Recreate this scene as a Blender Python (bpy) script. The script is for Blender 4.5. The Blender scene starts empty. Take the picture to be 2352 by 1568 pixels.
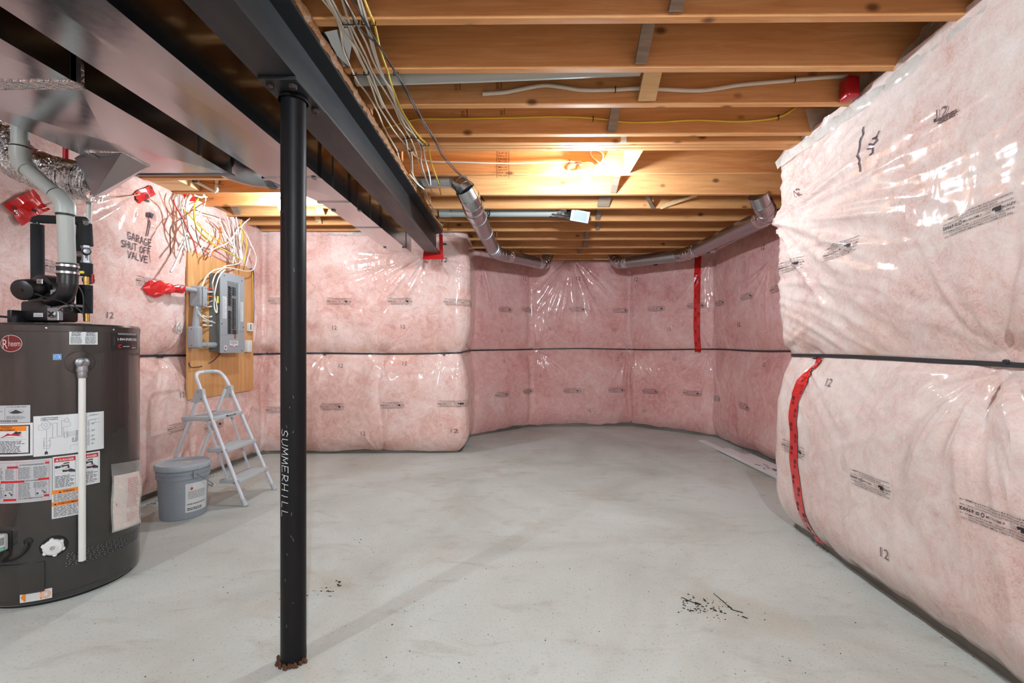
import bpy, bmesh, math, random
import numpy as np
from mathutils import Vector, Matrix

random.seed(7)
sc = bpy.context.scene
COL = sc.collection
PI = math.pi

# ------------------------------------------------------------------ camera
F, CU, CV, PSI, EYE = 1060.0, 1197.0, 797.0, 0.0087, 1.13
cd = bpy.data.cameras.new('camera')
cam = bpy.data.objects.new('camera', cd); COL.objects.link(cam)
cam.location = (0, 0, EYE)
cam.rotation_euler = (PI / 2, 0, PSI)
cd.sensor_width = 36.0
cd.lens = F * 36.0 / 2352.0
cd.shift_x = (1176.0 - CU) / 2352.0
cd.shift_y = (CV - 784.0) / 2352.0
cd.clip_start = 0.02
sc.camera = cam

# ------------------------------------------------------------------ world and exposure
w = bpy.data.worlds.new('world'); sc.world = w; w.use_nodes = True
w.node_tree.nodes['Background'].inputs[0].default_value = (0.9, 0.95, 1.0, 1)
w.node_tree.nodes['Background'].inputs[1].default_value = 0.05
vs = sc.view_settings
vs.view_transform = 'Standard'; vs.look = 'None'; vs.gamma = 1.0
vs.use_curve_mapping = False
vs.exposure = 0.27
sc.cycles.max_bounces = 6
sc.cycles.diffuse_bounces = 3
sc.cycles.glossy_bounces = 3
sc.cycles.transparent_max_bounces = 12
sc.cycles.sample_clamp_indirect = 6.0
sc.cycles.use_adaptive_sampling = True
sc.cycles.adaptive_threshold = 0.08
sc.cycles.caustics_reflective = False
sc.cycles.caustics_refractive = False
BULB_COLOR = (0.76, 0.90, 1.0)
BULB_MAIN, BULB_LEFT, FILL_REAR = 1650.0, 850.0, 4000.0  # the rear strength drives the added fill bulbs

# ------------------------------------------------------------------ pixel -> world
CP, SP = math.cos(PSI), math.sin(PSI)
def ray(u, v):
    a, b = (u - CU) / F, (CV - v) / F
    return Vector((-SP + CP * a, CP + SP * a, b))
def at_y(u, v, Y):
    r = ray(u, v); k = Y / r.y
    return Vector((r.x * k, Y, EYE + r.z * k))
def at_x(u, v, X):
    r = ray(u, v); k = X / r.x
    return Vector((X, r.y * k, EYE + r.z * k))
def at_z(u, v, Z):
    r = ray(u, v); k = (Z - EYE) / r.z
    return Vector((r.x * k, r.y * k, Z))

# ------------------------------------------------------------------ materials
MATS = {}
def _nt(name):
    m = bpy.data.materials.new(name); m.use_nodes = True
    nt = m.node_tree; b = nt.nodes['Principled BSDF']
    MATS[name] = m
    return m, nt, b
def srgb(r, g, b):
    f = lambda c: ((c / 255.0) / 12.92) if c / 255.0 <= 0.04045 else (((c / 255.0) + 0.055) / 1.055) ** 2.4
    return (f(r), f(g), f(b), 1.0)
def plain(name, col, rough=0.5, metal=0.0, coat=0.0, emit=None, spec=0.5):
    m, nt, b = _nt(name)
    b.inputs['Base Color'].default_value = srgb(*col)
    b.inputs['Roughness'].default_value = rough
    b.inputs['Metallic'].default_value = metal
    b.inputs['Coat Weight'].default_value = coat
    b.inputs['Specular IOR Level'].default_value = spec
    if emit:
        b.inputs['Emission Color'].default_value = (*emit[0], 1)
        b.inputs['Emission Strength'].default_value = emit[1]
    return m
def N(nt, t, **kw):
    n = nt.nodes.new(t)
    for k, v in kw.items():
        setattr(n, k, v)
    return n
def coords(nt, scale=(1, 1, 1), rnd=False):
    tc = N(nt, 'ShaderNodeTexCoord'); mp = N(nt, 'ShaderNodeMapping')
    mp.inputs['Scale'].default_value = scale
    nt.links.new(tc.outputs['Object'], mp.inputs['Vector'])
    if rnd:
        oi = N(nt, 'ShaderNodeObjectInfo'); mu = N(nt, 'ShaderNodeMath', operation='MULTIPLY'); mu.inputs[1].default_value = 37.0
        nt.links.new(oi.outputs['Random'], mu.inputs[0])
        cx = N(nt, 'ShaderNodeCombineXYZ')
        for i in range(3):
            nt.links.new(mu.outputs[0], cx.inputs[i])
        nt.links.new(cx.outputs[0], mp.inputs['Location'])
    return mp.outputs['Vector']
def noise(nt, vec, scale, detail=4, rough=0.55, dist=0.0):
    n = N(nt, 'ShaderNodeTexNoise')
    n.inputs['Scale'].default_value = scale; n.inputs['Detail'].default_value = detail
    n.inputs['Roughness'].default_value = rough; n.inputs['Distortion'].default_value = dist
    nt.links.new(vec, n.inputs['Vector'])
    return n.outputs['Fac']
def ramp(nt, fac, stops):
    r = N(nt, 'ShaderNodeValToRGB'); e = r.color_ramp.elements
    while len(e) < len(stops):
        e.new(0.5)
    for el, (p, c) in zip(e, stops):
        el.position = p; el.color = c if len(c) == 4 else srgb(*c)
    nt.links.new(fac, r.inputs['Fac'])
    return r.outputs['Color']
def mix(nt, fac, a, b, mode='MIX'):
    n = N(nt, 'ShaderNodeMix', data_type='RGBA', blend_type=mode)
    for s, v in ((0, fac), (6, a), (7, b)):
        if isinstance(v, (int, float)):
            n.inputs[s].default_value = v
        elif isinstance(v, tuple):
            n.inputs[s].default_value = v
        else:
            nt.links.new(v, n.inputs[s])
    return n.outputs[2]
def bump(nt, h, strength, dist=0.01):
    n = N(nt, 'ShaderNodeBump'); n.inputs['Strength'].default_value = strength
    n.inputs['Distance'].default_value = dist
    nt.links.new(h, n.inputs['Height'])
    return n.outputs['Normal']
def W(v):
    return (v, v, v, 1)

# glass-fibre batts behind clear plastic film
def batt(name, stops, stain=0.5, coat=1.0, croughness=0.09):
    m, nt, b = _nt(name); L = nt.links
    v = coords(nt)
    n1 = noise(nt, v, 1.7, 3, 0.5, 0.6)
    n2 = noise(nt, v, 8.5, 5, 0.68, 1.4)
    n3 = noise(nt, v, 34.0, 4, 0.72, 3.2)
    mm = N(nt, 'ShaderNodeMath', operation='MULTIPLY_ADD'); L.new(n2, mm.inputs[0]); mm.inputs[1].default_value = 0.62
    ma = N(nt, 'ShaderNodeMath', operation='MULTIPLY_ADD'); L.new(n3, ma.inputs[0]); ma.inputs[1].default_value = 0.60
    hf = N(nt, 'ShaderNodeMath', operation='MULTIPLY'); L.new(n1, hf.inputs[0]); hf.inputs[1].default_value = 0.62
    L.new(hf.outputs[0], ma.inputs[2]); L.new(ma.outputs[0], mm.inputs[2])
    mr = N(nt, 'ShaderNodeMapRange'); mr.inputs[1].default_value = 0.69; mr.inputs[2].default_value = 1.15
    L.new(mm.outputs[0], mr.inputs[0])
    col = ramp(nt, mr.outputs[0], stops)
    # tan ageing of the fibre just above the strap line
    tc = N(nt, 'ShaderNodeTexCoord'); sx = N(nt, 'ShaderNodeSeparateXYZ'); L.new(tc.outputs['Object'], sx.inputs[0])
    d = N(nt, 'ShaderNodeMapRange'); d.inputs[1].default_value = 1.30; d.inputs[2].default_value = 1.09
    d.inputs[3].default_value = 0.0; d.inputs[4].default_value = 1.0
    L.new(sx.outputs['Z'], d.inputs[0])
    lo = N(nt, 'ShaderNodeMath', operation='GREATER_THAN'); L.new(sx.outputs['Z'], lo.inputs[0]); lo.inputs[1].default_value = 1.085
    nn = ramp(nt, noise(nt, v, 4.0, 4, 0.6), [(0.48, W(0)), (0.72, W(1))])
    m1 = N(nt, 'ShaderNodeMath', operation='MULTIPLY'); L.new(d.outputs[0], m1.inputs[0]); L.new(nn, m1.inputs[1])
    m2 = N(nt, 'ShaderNodeMath', operation='MULTIPLY'); L.new(m1.outputs[0], m2.inputs[0]); L.new(lo.outputs[0], m2.inputs[1])
    m3 = N(nt, 'ShaderNodeMath', operation='MULTIPLY'); L.new(m2.outputs[0], m3.inputs[0]); m3.inputs[1].default_value = stain
    col = mix(nt, m3.outputs[0], col, srgb(205, 140, 92))
    L.new(col, b.inputs['Base Color'])
    b.inputs['Roughness'].default_value = 0.75
    b.inputs['Specular IOR Level'].default_value = 0.2
    b.inputs['Coat Weight'].default_value = coat
    b.inputs['Coat Roughness'].default_value = croughness
    b.inputs['Coat IOR'].default_value = 1.5
    wv = noise(nt, coords(nt, (1.0, 1.0, 0.45)), 9.0, 2, 0.6, 1.2)
    nrm = bump(nt, wv, 0.11, 0.02)
    L.new(nrm, b.inputs['Coat Normal'])
    return m
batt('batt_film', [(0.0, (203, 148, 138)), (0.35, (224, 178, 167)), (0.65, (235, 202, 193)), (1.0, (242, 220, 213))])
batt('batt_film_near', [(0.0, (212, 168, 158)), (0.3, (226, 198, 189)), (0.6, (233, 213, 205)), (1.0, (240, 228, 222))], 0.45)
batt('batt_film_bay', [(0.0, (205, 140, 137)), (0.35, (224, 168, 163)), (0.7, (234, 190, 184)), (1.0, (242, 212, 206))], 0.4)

# concrete floor
def concrete(name, stops, cracks=True):
    m, nt, b = _nt(name); L = nt.links
    v = coords(nt)
    big = noise(nt, v, 0.9, 5, 0.6, 0.6)
    mid = noise(nt, coords(nt, (1.0, 2.2, 1.0)), 3.5, 6, 0.65, 0.8)
    fine = noise(nt, v, 90.0, 3, 0.6)
    c = ramp(nt, big, stops)
    c = mix(nt, ramp(nt, mid, [(0.55, W(0)), (0.8, W(0.55))]), c, srgb(150, 144, 130))
    c = mix(nt, ramp(nt, noise(nt, v, 1.6, 4, 0.6, 0.4), [(0.56, W(0)), (0.75, W(0.5))]), c, srgb(176, 160, 136))
    c = mix(nt, ramp(nt, fine, [(0.28, W(0.5)), (0.42, W(0))]), c, srgb(120, 114, 104))
    # pits and specks
    vo = N(nt, 'ShaderNodeTexVoronoi'); vo.inputs['Scale'].default_value = 11.0; L.new(v, vo.inputs['Vector'])
    c = mix(nt, ramp(nt, vo.outputs['Distance'], [(0.03, W(0.75)), (0.055, W(0))]), c, srgb(92, 84, 74))
    L.new(c, b.inputs['Base Color'])
    b.inputs['Roughness'].default_value = 0.72
    b.inputs['Specular IOR Level'].default_value = 0.35
    L.new(bump(nt, noise(nt, v, 60.0, 2, 0.7), 0.25, 0.004), b.inputs['Normal'])
    return m
concrete('concrete', [(0.3, (178, 180, 172)), (0.5, (198, 202, 196)), (0.7, (210, 215, 211))])
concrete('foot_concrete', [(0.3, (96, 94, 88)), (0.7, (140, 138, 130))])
plain('tar', (38, 32, 28), 0.9)

# sawn softwood
def wood(name, dark, mid, light, knots=True, grain=1.0, coat=0.0, axis=0):
    rot = lambda t: (t[1], t[1], t[0]) if axis == 2 else t
    m, nt, b = _nt(name); L = nt.links
    v = coords(nt, (1, 1, 1), True)
    mp = N(nt, 'ShaderNodeMapping'); mp.inputs['Scale'].default_value = rot((0.7, 9.0, 9.0)); L.new(v, mp.inputs['Vector'])
    g = noise(nt, mp.outputs[0], 3.0 * grain, 5, 0.6, 1.2)
    c = ramp(nt, g, [(0.25, dark), (0.5, mid), (0.75, light)])
    mp2 = N(nt, 'ShaderNodeMapping'); mp2.inputs['Scale'].default_value = rot((0.25, 1.6, 1.6)); L.new(v, mp2.inputs['Vector'])
    c = mix(nt, ramp(nt, noise(nt, mp2.outputs[0], 2.5, 3, 0.5), [(0.35, W(0.0)), (0.7, W(0.35))]), c, srgb(*dark))
    mp3 = N(nt, 'ShaderNodeMapping'); mp3.inputs['Scale'].default_value = rot((1.2, 60.0, 60.0)); L.new(v, mp3.inputs['Vector'])
    c = mix(nt, ramp(nt, noise(nt, mp3.outputs[0], 2.0, 2, 0.5), [(0.5, W(0.0)), (0.8, W(0.22))]), c, srgb(*dark))
    if knots:
        vo = N(nt, 'ShaderNodeTexVoronoi'); vo.inputs['Scale'].default_value = 4.2
        mk = N(nt, 'ShaderNodeMapping'); mk.inputs['Scale'].default_value = (1.0, 1.6, 1.6); L.new(v, mk.inputs['Vector'])
        L.new(mk.outputs[0], vo.inputs['Vector'])
        k = ramp(nt, vo.outputs['Distance'], [(0.06, W(0.85)), (0.15, W(0.0))])
        c = mix(nt, k, c, srgb(96, 56, 30))
    L.new(c, b.inputs['Base Color'])
    b.inputs['Roughness'].default_value = 0.62
    b.inputs['Specular IOR Level'].default_value = 0.3
    b.inputs['Coat Weight'].default_value = coat
    return m
wood('joist_wood', (196, 134, 82), (219, 156, 100), (231, 178, 124))
wood('grey_wood', (112, 94, 80), (140, 120, 102), (162, 142, 122), False)
wood('pale_wood', (206, 164, 112), (226, 190, 140), (236, 206, 162))
wood('plywood', (198, 138, 84), (214, 158, 102), (224, 174, 120), False, 0.7, 0.1, 2)
wood('osb', (150, 108, 64), (180, 136, 88), (200, 160, 112), False, 2.0)
wood('rough_wood', (92, 60, 38), (150, 104, 66), (196, 150, 106), False, 3.0)

# metals
def metal(name, col, rough, spangle=0.06, scale=40.0, streak=(1, 1, 1), metallic=1.0, coat=0.0):
    m, nt, b = _nt(name); L = nt.links
    v = coords(nt, streak)
    n = noise(nt, v, scale, 3, 0.6)
    r = N(nt, 'ShaderNodeMapRange'); r.inputs[3].default_value = rough - spangle; r.inputs[4].default_value = rough + spangle
    L.new(n, r.inputs[0]); L.new(r.outputs[0], b.inputs['Roughness'])
    b.inputs['Base Color'].default_value = srgb(*col); b.inputs['Metallic'].default_value = metallic
    b.inputs['Coat Weight'].default_value = coat
    L.new(bump(nt, noise(nt, v, 5.0, 3, 0.5), 0.05, 0.02), b.inputs['Normal'])
    return m
metal('galvanized', (188, 191, 194), 0.17, 0.05)
metal('galvanized_pipe', (178, 182, 186), 0.3)
metal('dull_metal', (150, 152, 154), 0.45)
metal('foil', (220, 220, 220), 0.14, 0.06, 90.0)
_nt_f = MATS['foil'].node_tree
_nt_f.links.new(bump(_nt_f, noise(_nt_f, coords(_nt_f), 22.0, 4, 0.6, 0.8), 1.0, 0.03), _nt_f.nodes['Principled BSDF'].inputs['Normal'])
metal('beam_steel', (44, 46, 49), 0.45, 0.12, 14.0, (1, 0.2, 1), 0.3)
metal('post_steel', (21, 21, 23), 0.46, 0.08, 30.0, (1, 1, 0.15), 0.15)
MATS['post_steel'].node_tree.nodes['Principled BSDF'].inputs['Specular IOR Level'].default_value = 0.22
metal('heater_paint', (52, 50, 48), 0.22, 0.03, 6.0, (1, 1, 0.1), 0.25, 0.6)
plain('black_plastic', (16, 16, 18), 0.35)
plain('rubber', (20, 20, 22), 0.6)
plain('foam_black', (34, 35, 37), 0.95)
plain('pvc_white', (222, 222, 216), 0.35)
plain('pvc_grey', (168, 170, 164), 0.4)
plain('conduit_grey', (158, 161, 164), 0.45)
plain('panel_grey', (150, 157, 162), 0.4)
plain('panel_side', (112, 120, 120), 0.45)
plain('cable_white', (226, 224, 216), 0.45)
plain('cable_cream', (216, 202, 182), 0.5)
plain('cable_yellow', (222, 184, 60), 0.45)
plain('cable_red', (206, 74, 66), 0.45)
plain('cable_orange', (228, 126, 44), 0.45)
plain('cable_brown', (120, 72, 44), 0.5)
plain('cable_black', (46, 38, 40), 0.6)
plain('cable_blue', (70, 78, 130), 0.5)
plain('strap_black', (42, 46, 50), 0.4)
plain('staple_dark', (52, 52, 52), 0.4, 0.6)
plain('tape_red', (214, 34, 36), 0.22, 0, 0.6)
plain('ink', (44, 34, 36), 0.7)
plain('ink_grey', (128, 104, 104), 0.8)
plain('ink_mid', (92, 74, 74), 0.8)
plain('marker', (58, 34, 48), 0.6)
plain('chalk', (206, 210, 208), 0.9)
plain('stamp_brown', (122, 70, 32), 0.8)
plain('label_white', (214, 216, 216), 0.45)
plain('label_grey', (186, 188, 190), 0.45)
plain('label_ink', (46, 48, 54), 0.6)
plain('label_line', (120, 124, 128), 0.6)
plain('label_orange', (238, 132, 26), 0.45)
plain('label_red', (192, 30, 38), 0.45)
plain('label_black', (26, 18, 20), 0.35)
plain('badge_red', (104, 20, 26), 0.3)
plain('badge_silver', (206, 184, 176), 0.4)
plain('label_blue', (30, 132, 204), 0.4)
plain('label_green', (60, 158, 128), 0.4)
plain('paper_pink', (226, 208, 200), 0.6)
plain('ladder_white', (226, 228, 234), 0.35)
plain('ladder_grey', (196, 200, 202), 0.5)
plain('pail_grey', (146, 154, 162), 0.42)
plain('pail_lid', (168, 178, 186), 0.4)
plain('brass', (176, 140, 80), 0.35, 0.9)
plain('copper', (176, 110, 74), 0.35, 0.9)
plain('screw', (200, 200, 200), 0.25, 1.0)
plain('rust', (88, 58, 42), 0.9)
plain('bolt_steel', (58, 46, 44), 0.7, 0.3)
plain('card_white', (234, 232, 232), 0.5)
plain('card_grey', (128, 120, 128), 0.6)
plain('bag_blue', (70, 84, 150), 0.4)
plain('breaker', (30, 30, 32), 0.4)
plain('toggle_grey', (92, 92, 94), 0.4)  # lighter grey of the breaker toggles
plain('yellow_cap', (232, 220, 70), 0.4)
plain('device_white', (222, 222, 220), 0.4)
plain('red_box', (170, 24, 34), 0.3)
plain('red_pipe', (214, 40, 50), 0.35)
plain('wool_dust', (150, 142, 130), 0.95)
plain('ceramic_white', (228, 226, 220), 0.3)
def film(name, alpha, col=(236, 232, 224)):
    m, nt, b = _nt(name); L = nt.links
    out = nt.nodes['Material Output']
    b.inputs['Base Color'].default_value = srgb(*col); b.inputs['Roughness'].default_value = 0.12
    b.inputs['Coat Weight'].default_value = 1.0
    t = N(nt, 'ShaderNodeBsdfTransparent'); ms = N(nt, 'ShaderNodeMixShader')
    fr = ramp(nt, noise(nt, coords(nt), 3.0, 4, 0.6, 1.5), [(0.3, W(alpha * 0.55)), (0.7, W(min(1, alpha * 1.4)))])
    L.new(fr, ms.inputs[0]); L.new(t.outputs[0], ms.inputs[1]); L.new(b.outputs[0], ms.inputs[2])
    L.new(ms.outputs[0], out.inputs['Surface'])
    L.new(bump(nt, noise(nt, coords(nt), 9.0, 4, 0.6, 1.0), 0.3, 0.02), b.inputs['Coat Normal'])
    return m
film('clear_film', 0.55)
film('bag_film', 0.35)
def emitter(name, strength):
    m, nt, b = _nt(name)
    b.inputs['Base Color'].default_value = (1, 1, 1, 1)
    b.inputs['Emission Color'].default_value = (*BULB_COLOR, 1)
    b.inputs['Emission Strength'].default_value = strength
emitter('bulb_main', BULB_MAIN); emitter('bulb_left', BULB_LEFT); emitter('fill_bulb_rear', FILL_REAR); emitter('fill_bulb_side', FILL_REAR * 0.55)  # rear and side emitters are added fill, out of view

# ------------------------------------------------------------------ mesh helpers
class MB:
    def __init__(s):
        s.v = []; s.f = []; s.m = []
    def add(s, vs_, fs_, mi=0):
        o = len(s.v); s.v.extend([tuple(p) for p in vs_])
        for f in fs_:
            s.f.append(tuple(o + i for i in f)); s.m.append(mi)
    def hexa(s, p, mi=0):
        s.add(p, [(0, 3, 2, 1), (4, 5, 6, 7), (0, 1, 5, 4), (1, 2, 6, 5), (2, 3, 7, 6), (3, 0, 4, 7)], mi)
    def box(s, lo, hi, mi=0, M=None):
        (a, b, c), (d, e, f) = lo, hi
        p = [Vector(q) for q in ((a, b, c), (d, b, c), (d, e, c), (a, e, c), (a, b, f), (d, b, f), (d, e, f), (a, e, f))]
        if M is not None:
            p = [M @ q for q in p]
        s.hexa(p, mi)
    def bbox(s, lo, hi, bev=0.005, seg=2, mi=0, M=None):
        bm = bmesh.new()
        bmesh.ops.create_cube(bm, size=1.0)
        lo = Vector(lo); hi = Vector(hi); c = (lo + hi) / 2; d = hi - lo
        for q in bm.verts:
            q.co = Vector((c.x + q.co.x * d.x, c.y + q.co.y * d.y, c.z + q.co.z * d.z))
        bmesh.ops.bevel(bm, geom=list(bm.edges), offset=bev, segments=seg, profile=0.5, affect='EDGES')
        bm.verts.index_update()
        vv = [q.co.copy() for q in bm.verts]
        if M is not None:
            vv = [M @ q for q in vv]
        s.add(vv, [[q.index for q in f.verts] for f in bm.faces], mi)
        bm.free()
    def tube(s, pts, r, n=8, cap=True, mi=0, squash=1.0):
        pts = [Vector(p) for p in pts]; k = len(pts)
        rs = r if isinstance(r, (list, tuple)) else [r] * k
        T = []
        for i in range(k):
            t = pts[min(i + 1, k - 1)] - pts[max(i - 1, 0)]
            T.append(t.normalized() if t.length > 1e-9 else Vector((0, 0, 1)))
        ref = Vector((0, 0, 1)) if abs(T[0].z) < 0.9 else Vector((1, 0, 0))
        x = T[0].cross(ref).normalized()
        vv = []
        for i in range(k):
            x = (x - T[i] * x.dot(T[i]))
            x = x.normalized() if x.length > 1e-6 else T[i].orthogonal().normalized()
            y = T[i].cross(x)
            for j in range(n):
                a = 2 * PI * j / n
                vv.append(pts[i] + x * (rs[i] * math.cos(a)) + y * (rs[i] * squash * math.sin(a)))
        ff = []
        for i in range(k - 1):
            for j in range(n):
                a, b_ = i * n + j, i * n + (j + 1) % n
                ff.append((a, b_, b_ + n, a + n))
        if cap:
            ff.append(tuple(reversed(range(n)))); ff.append(tuple(range((k - 1) * n, k * n)))
        s.add(vv, ff, mi)
    def lathe(s, prof, base, axis=(0, 0, 1), n=24, mi=0, cap=True):
        a = Vector(axis).normalized(); x = a.orthogonal().normalized(); y = a.cross(x); base = Vector(base)
        vv = []; k = len(prof)
        for (r, h) in prof:
            for j in range(n):
                t = 2 * PI * j / n
                vv.append(base + a * h + (x * math.cos(t) + y * math.sin(t)) * max(r, 1e-5))
        ff = []
        for i in range(k - 1):
            for j in range(n):
                p, q = i * n + j, i * n + (j + 1) % n
                ff.append((p, q, q + n, p + n))
        if cap:
            ff.append(tuple(reversed(range(n)))); ff.append(tuple(range((k - 1) * n, k * n)))
        s.add(vv, ff, mi)
    def prism(s, poly, ax, a, b, mi=0):
        # poly: 2-D outline in the plane normal to axis ax ('x','y','z'), extruded a..b
        def P(p, t):
            return {'x': (t, p[0], p[1]), 'y': (p[0], t, p[1]), 'z': (p[0], p[1], t)}[ax]
        n = len(poly)
        vv = [P(p, a) for p in poly] + [P(p, b) for p in poly]
        ff = [tuple(range(n)), tuple(reversed(range(n, 2 * n)))]
        for i in range(n):
            j = (i + 1) % n
            ff.append((i, j, j + n, i + n))
        s.add(vv, ff, mi)
    def grid(s, P, nu, nv, mi=0):
        # P: list of nu*nv points, row-major in u
        ff = [(i * nv + j, (i + 1) * nv + j, (i + 1) * nv + j + 1, i * nv + j + 1) for i in range(nu - 1) for j in range(nv - 1)]
        s.add(P, ff, mi)
    def build(s, name, mats, parent=None, smooth=35, recalc=True, origin=None):
        me = bpy.data.meshes.new(name)
        vv = s.v
        if origin is not None:
            o = Vector(origin); vv = [tuple(Vector(p) - o) for p in s.v]
        me.from_pydata(vv, [], s.f)
        mats = mats if isinstance(mats, (list, tuple)) else [mats]
        for m in mats:
            me.materials.append(MATS[m])
        if len(mats) > 1:
            me.polygons.foreach_set('material_index', s.m)
        if recalc:
            bm = bmesh.new(); bm.from_mesh(me)
            bmesh.ops.recalc_face_normals(bm, faces=bm.faces)
            bm.to_mesh(me); bm.free()
        if smooth:
            me.shade_smooth(); me.set_sharp_from_angle(angle=math.radians(smooth))
        ob = bpy.data.objects.new(name, me); COL.objects.link(ob)
        if origin is not None:
            ob.location = origin
        if parent is not None:
            attach(ob, parent)
        return ob
def attach(ob, parent):
    ob.parent = parent
    loc = Vector((0, 0, 0)); p = parent
    while p is not None:
        loc += p.location; p = p.parent
    ob.location = ob.location - loc if True else ob.location
def tag(o, label=None, cat=None, group=None, kind=None):
    if label: o['label'] = label
    if cat: o['category'] = cat
    if group: o['group'] = group
    if kind: o['kind'] = kind
    return o
def empty(name, loc, label=None, cat=None, group=None, kind=None):
    o = bpy.data.objects.new(name, None); o.empty_display_size = 0.05
    o.location = loc; COL.objects.link(o)
    return tag(o, label, cat, group, kind)
def smooth_path(pts, per=4):
    pts = [Vector(p) for p in pts]
    if len(pts) < 3:
        return pts
    out = []
    for i in range(len(pts) - 1):
        p0, p1, p2, p3 = pts[max(i - 1, 0)], pts[i], pts[i + 1], pts[min(i + 2, len(pts) - 1)]
        for k in range(per):
            t = k / per
            out.append(0.5 * ((2 * p1) + (p2 - p0) * t + (2 * p0 - 5 * p1 + 4 * p2 - p3) * t * t + (3 * p1 - p0 - 3 * p2 + p3) * t ** 3))
    out.append(pts[-1])
    return out

# ---- print: flat marks carried on a curved surface through a mapping function
_txt = {}
def text_mesh(s, bold=0.0, res=2):
    key = (s, bold, res)
    if key not in _txt:
        c = bpy.data.curves.new('t', 'FONT'); c.body = s; c.resolution_u = res; c.offset = bold; c.fill_mode = 'FRONT'
        o = bpy.data.objects.new('t', c); COL.objects.link(o)
        dg = bpy.context.evaluated_depsgraph_get()
        me = o.evaluated_get(dg).to_mesh()
        vv = [(p.co.x, p.co.y) for p in me.vertices]; ff = [tuple(p.vertices) for p in me.polygons]
        o.evaluated_get(dg).to_mesh_clear()
        bpy.data.objects.remove(o); bpy.data.curves.remove(c)
        xs = [p[0] for p in vv] or [0, 1]
        _txt[key] = (vv, ff, min(xs), max(xs))
    return _txt[key]
class Print:
    def __init__(s):
        s.v = []; s.f = []; s.m = []; s.mats = []
    def mi(s, m):
        if m not in s.mats: s.mats.append(m)
        return s.mats.index(m)
    def raw(s, vv, ff, m, lay):
        o = len(s.v); k = s.mi(m)
        s.v.extend([(x, y, lay) for x, y in vv])
        for f in ff:
            s.f.append(tuple(o + i for i in f)); s.m.append(k)
    def rect(s, x0, y0, x1, y1, m, lay=0, step=0.02):
        n = max(1, int(abs(x1 - x0) / step)); k = max(1, int(abs(y1 - y0) / (step * 4)))
        vv = [(x0 + (x1 - x0) * i / n, y0 + (y1 - y0) * j / k) for i in range(n + 1) for j in range(k + 1)]
        ff = [(i * (k + 1) + j, (i + 1) * (k + 1) + j, (i + 1) * (k + 1) + j + 1, i * (k + 1) + j + 1) for i in range(n) for j in range(k)]
        s.raw(vv, ff, m, lay)
    def frame(s, x0, y0, x1, y1, t, m, lay=1):
        s.rect(x0, y0, x1, y0 + t, m, lay); s.rect(x0, y1 - t, x1, y1, m, lay)
        s.rect(x0, y0, x0 + t, y1, m, lay); s.rect(x1 - t, y0, x1, y1, m, lay)
    def disc(s, cx, cy, rx, ry, m, lay=0, n=28, inner=0.0):
        a = [2 * PI * i / n for i in range(n)]
        if inner <= 0:
            s.raw([(cx, cy)] + [(cx + rx * math.cos(t), cy + ry * math.sin(t)) for t in a], [(0, i + 1, (i + 1) % n + 1) for i in range(n)], m, lay)
        else:
            vv = [(cx + rx * math.cos(t), cy + ry * math.sin(t)) for t in a] + [(cx + inner * rx * math.cos(t), cy + inner * ry * math.sin(t)) for t in a]
            s.raw(vv, [(i, (i + 1) % n, (i + 1) % n + n, i + n) for i in range(n)], m, lay)
    def poly(s, pts, m, lay=1):
        s.raw(pts, [tuple(range(len(pts)))], m, lay)
    seg = 0.02
    def stroke(s, pts, wd, m, lay=1):
        for (a, b) in zip(pts[:-1], pts[1:]):
            dx, dy = b[0] - a[0], b[1] - a[1]; l = math.hypot(dx, dy) or 1
            nx, ny = -dy / l * wd / 2, dx / l * wd / 2; ex, ey = dx / l * wd / 2, dy / l * wd / 2
            n = max(1, int(l / s.seg))
            vv = []
            for i in range(n + 1):
                t = i / n; px, py = a[0] - ex + (dx + 2 * ex) * t, a[1] - ey + (dy + 2 * ey) * t
                vv += [(px + nx, py + ny), (px - nx, py - ny)]
            s.raw(vv, [(2 * i, 2 * i + 1, 2 * i + 3, 2 * i + 2) for i in range(n)], m, lay)
    def text(s, t, x, y, size, m, lay=1, align='l', bold=0.0, width=None, res=1, rot=0.0):
        vv, ff, a, b = text_mesh(t, bold, res)
        k = size; kx = size if width is None else width / max(b - a, 1e-6)
        off = -a * kx if align == 'l' else (-(a + b) / 2 * kx if align == 'c' else -b * kx)
        cr, sr = math.cos(rot), math.sin(rot)
        P = [((p[0] * kx + off), p[1] * k) for p in vv]
        s.raw([(x + px * cr - py * sr, y + px * sr + py * cr) for px, py in P], ff, m, lay)
    def lines(s, x0, y0, x1, y1, n, m, lay=1, fill=0.55, ragged=0.15, seed=1, word=0.012):
        # lines of print too small to read: dashes the size of words
        R = random.Random(seed); h = (y1 - y0) / n
        for i in range(n):
            yb = y1 - (i + 1) * h + h * (1 - fill) / 2; xe = x1 - (x1 - x0) * ragged * R.random(); x = x0
            while x < xe - word * 0.4:
                wl = min(word * (0.5 + 1.3 * R.random()), xe - x)
                s.rect(x, yb, x + wl, yb + h * fill, m, lay, 0.05); x += wl + word * 0.22
    def build(s, name, fn, parent=None, flip=False, smooth=True):
        A = np.array(s.v, dtype=float)
        P = fn(-A[:, 0] if flip else A[:, 0], -A[:, 1] if flip else A[:, 1], A[:, 2])
        me = bpy.data.meshes.new(name)
        me.from_pydata([tuple(p) for p in P], [], s.f)
        for m in s.mats:
            me.materials.append(MATS[m])
        me.polygons.foreach_set('material_index', s.m)
        ob = bpy.data.objects.new(name, me); COL.objects.link(ob)
        if parent is not None:
            attach(ob, parent)
        return ob

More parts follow.
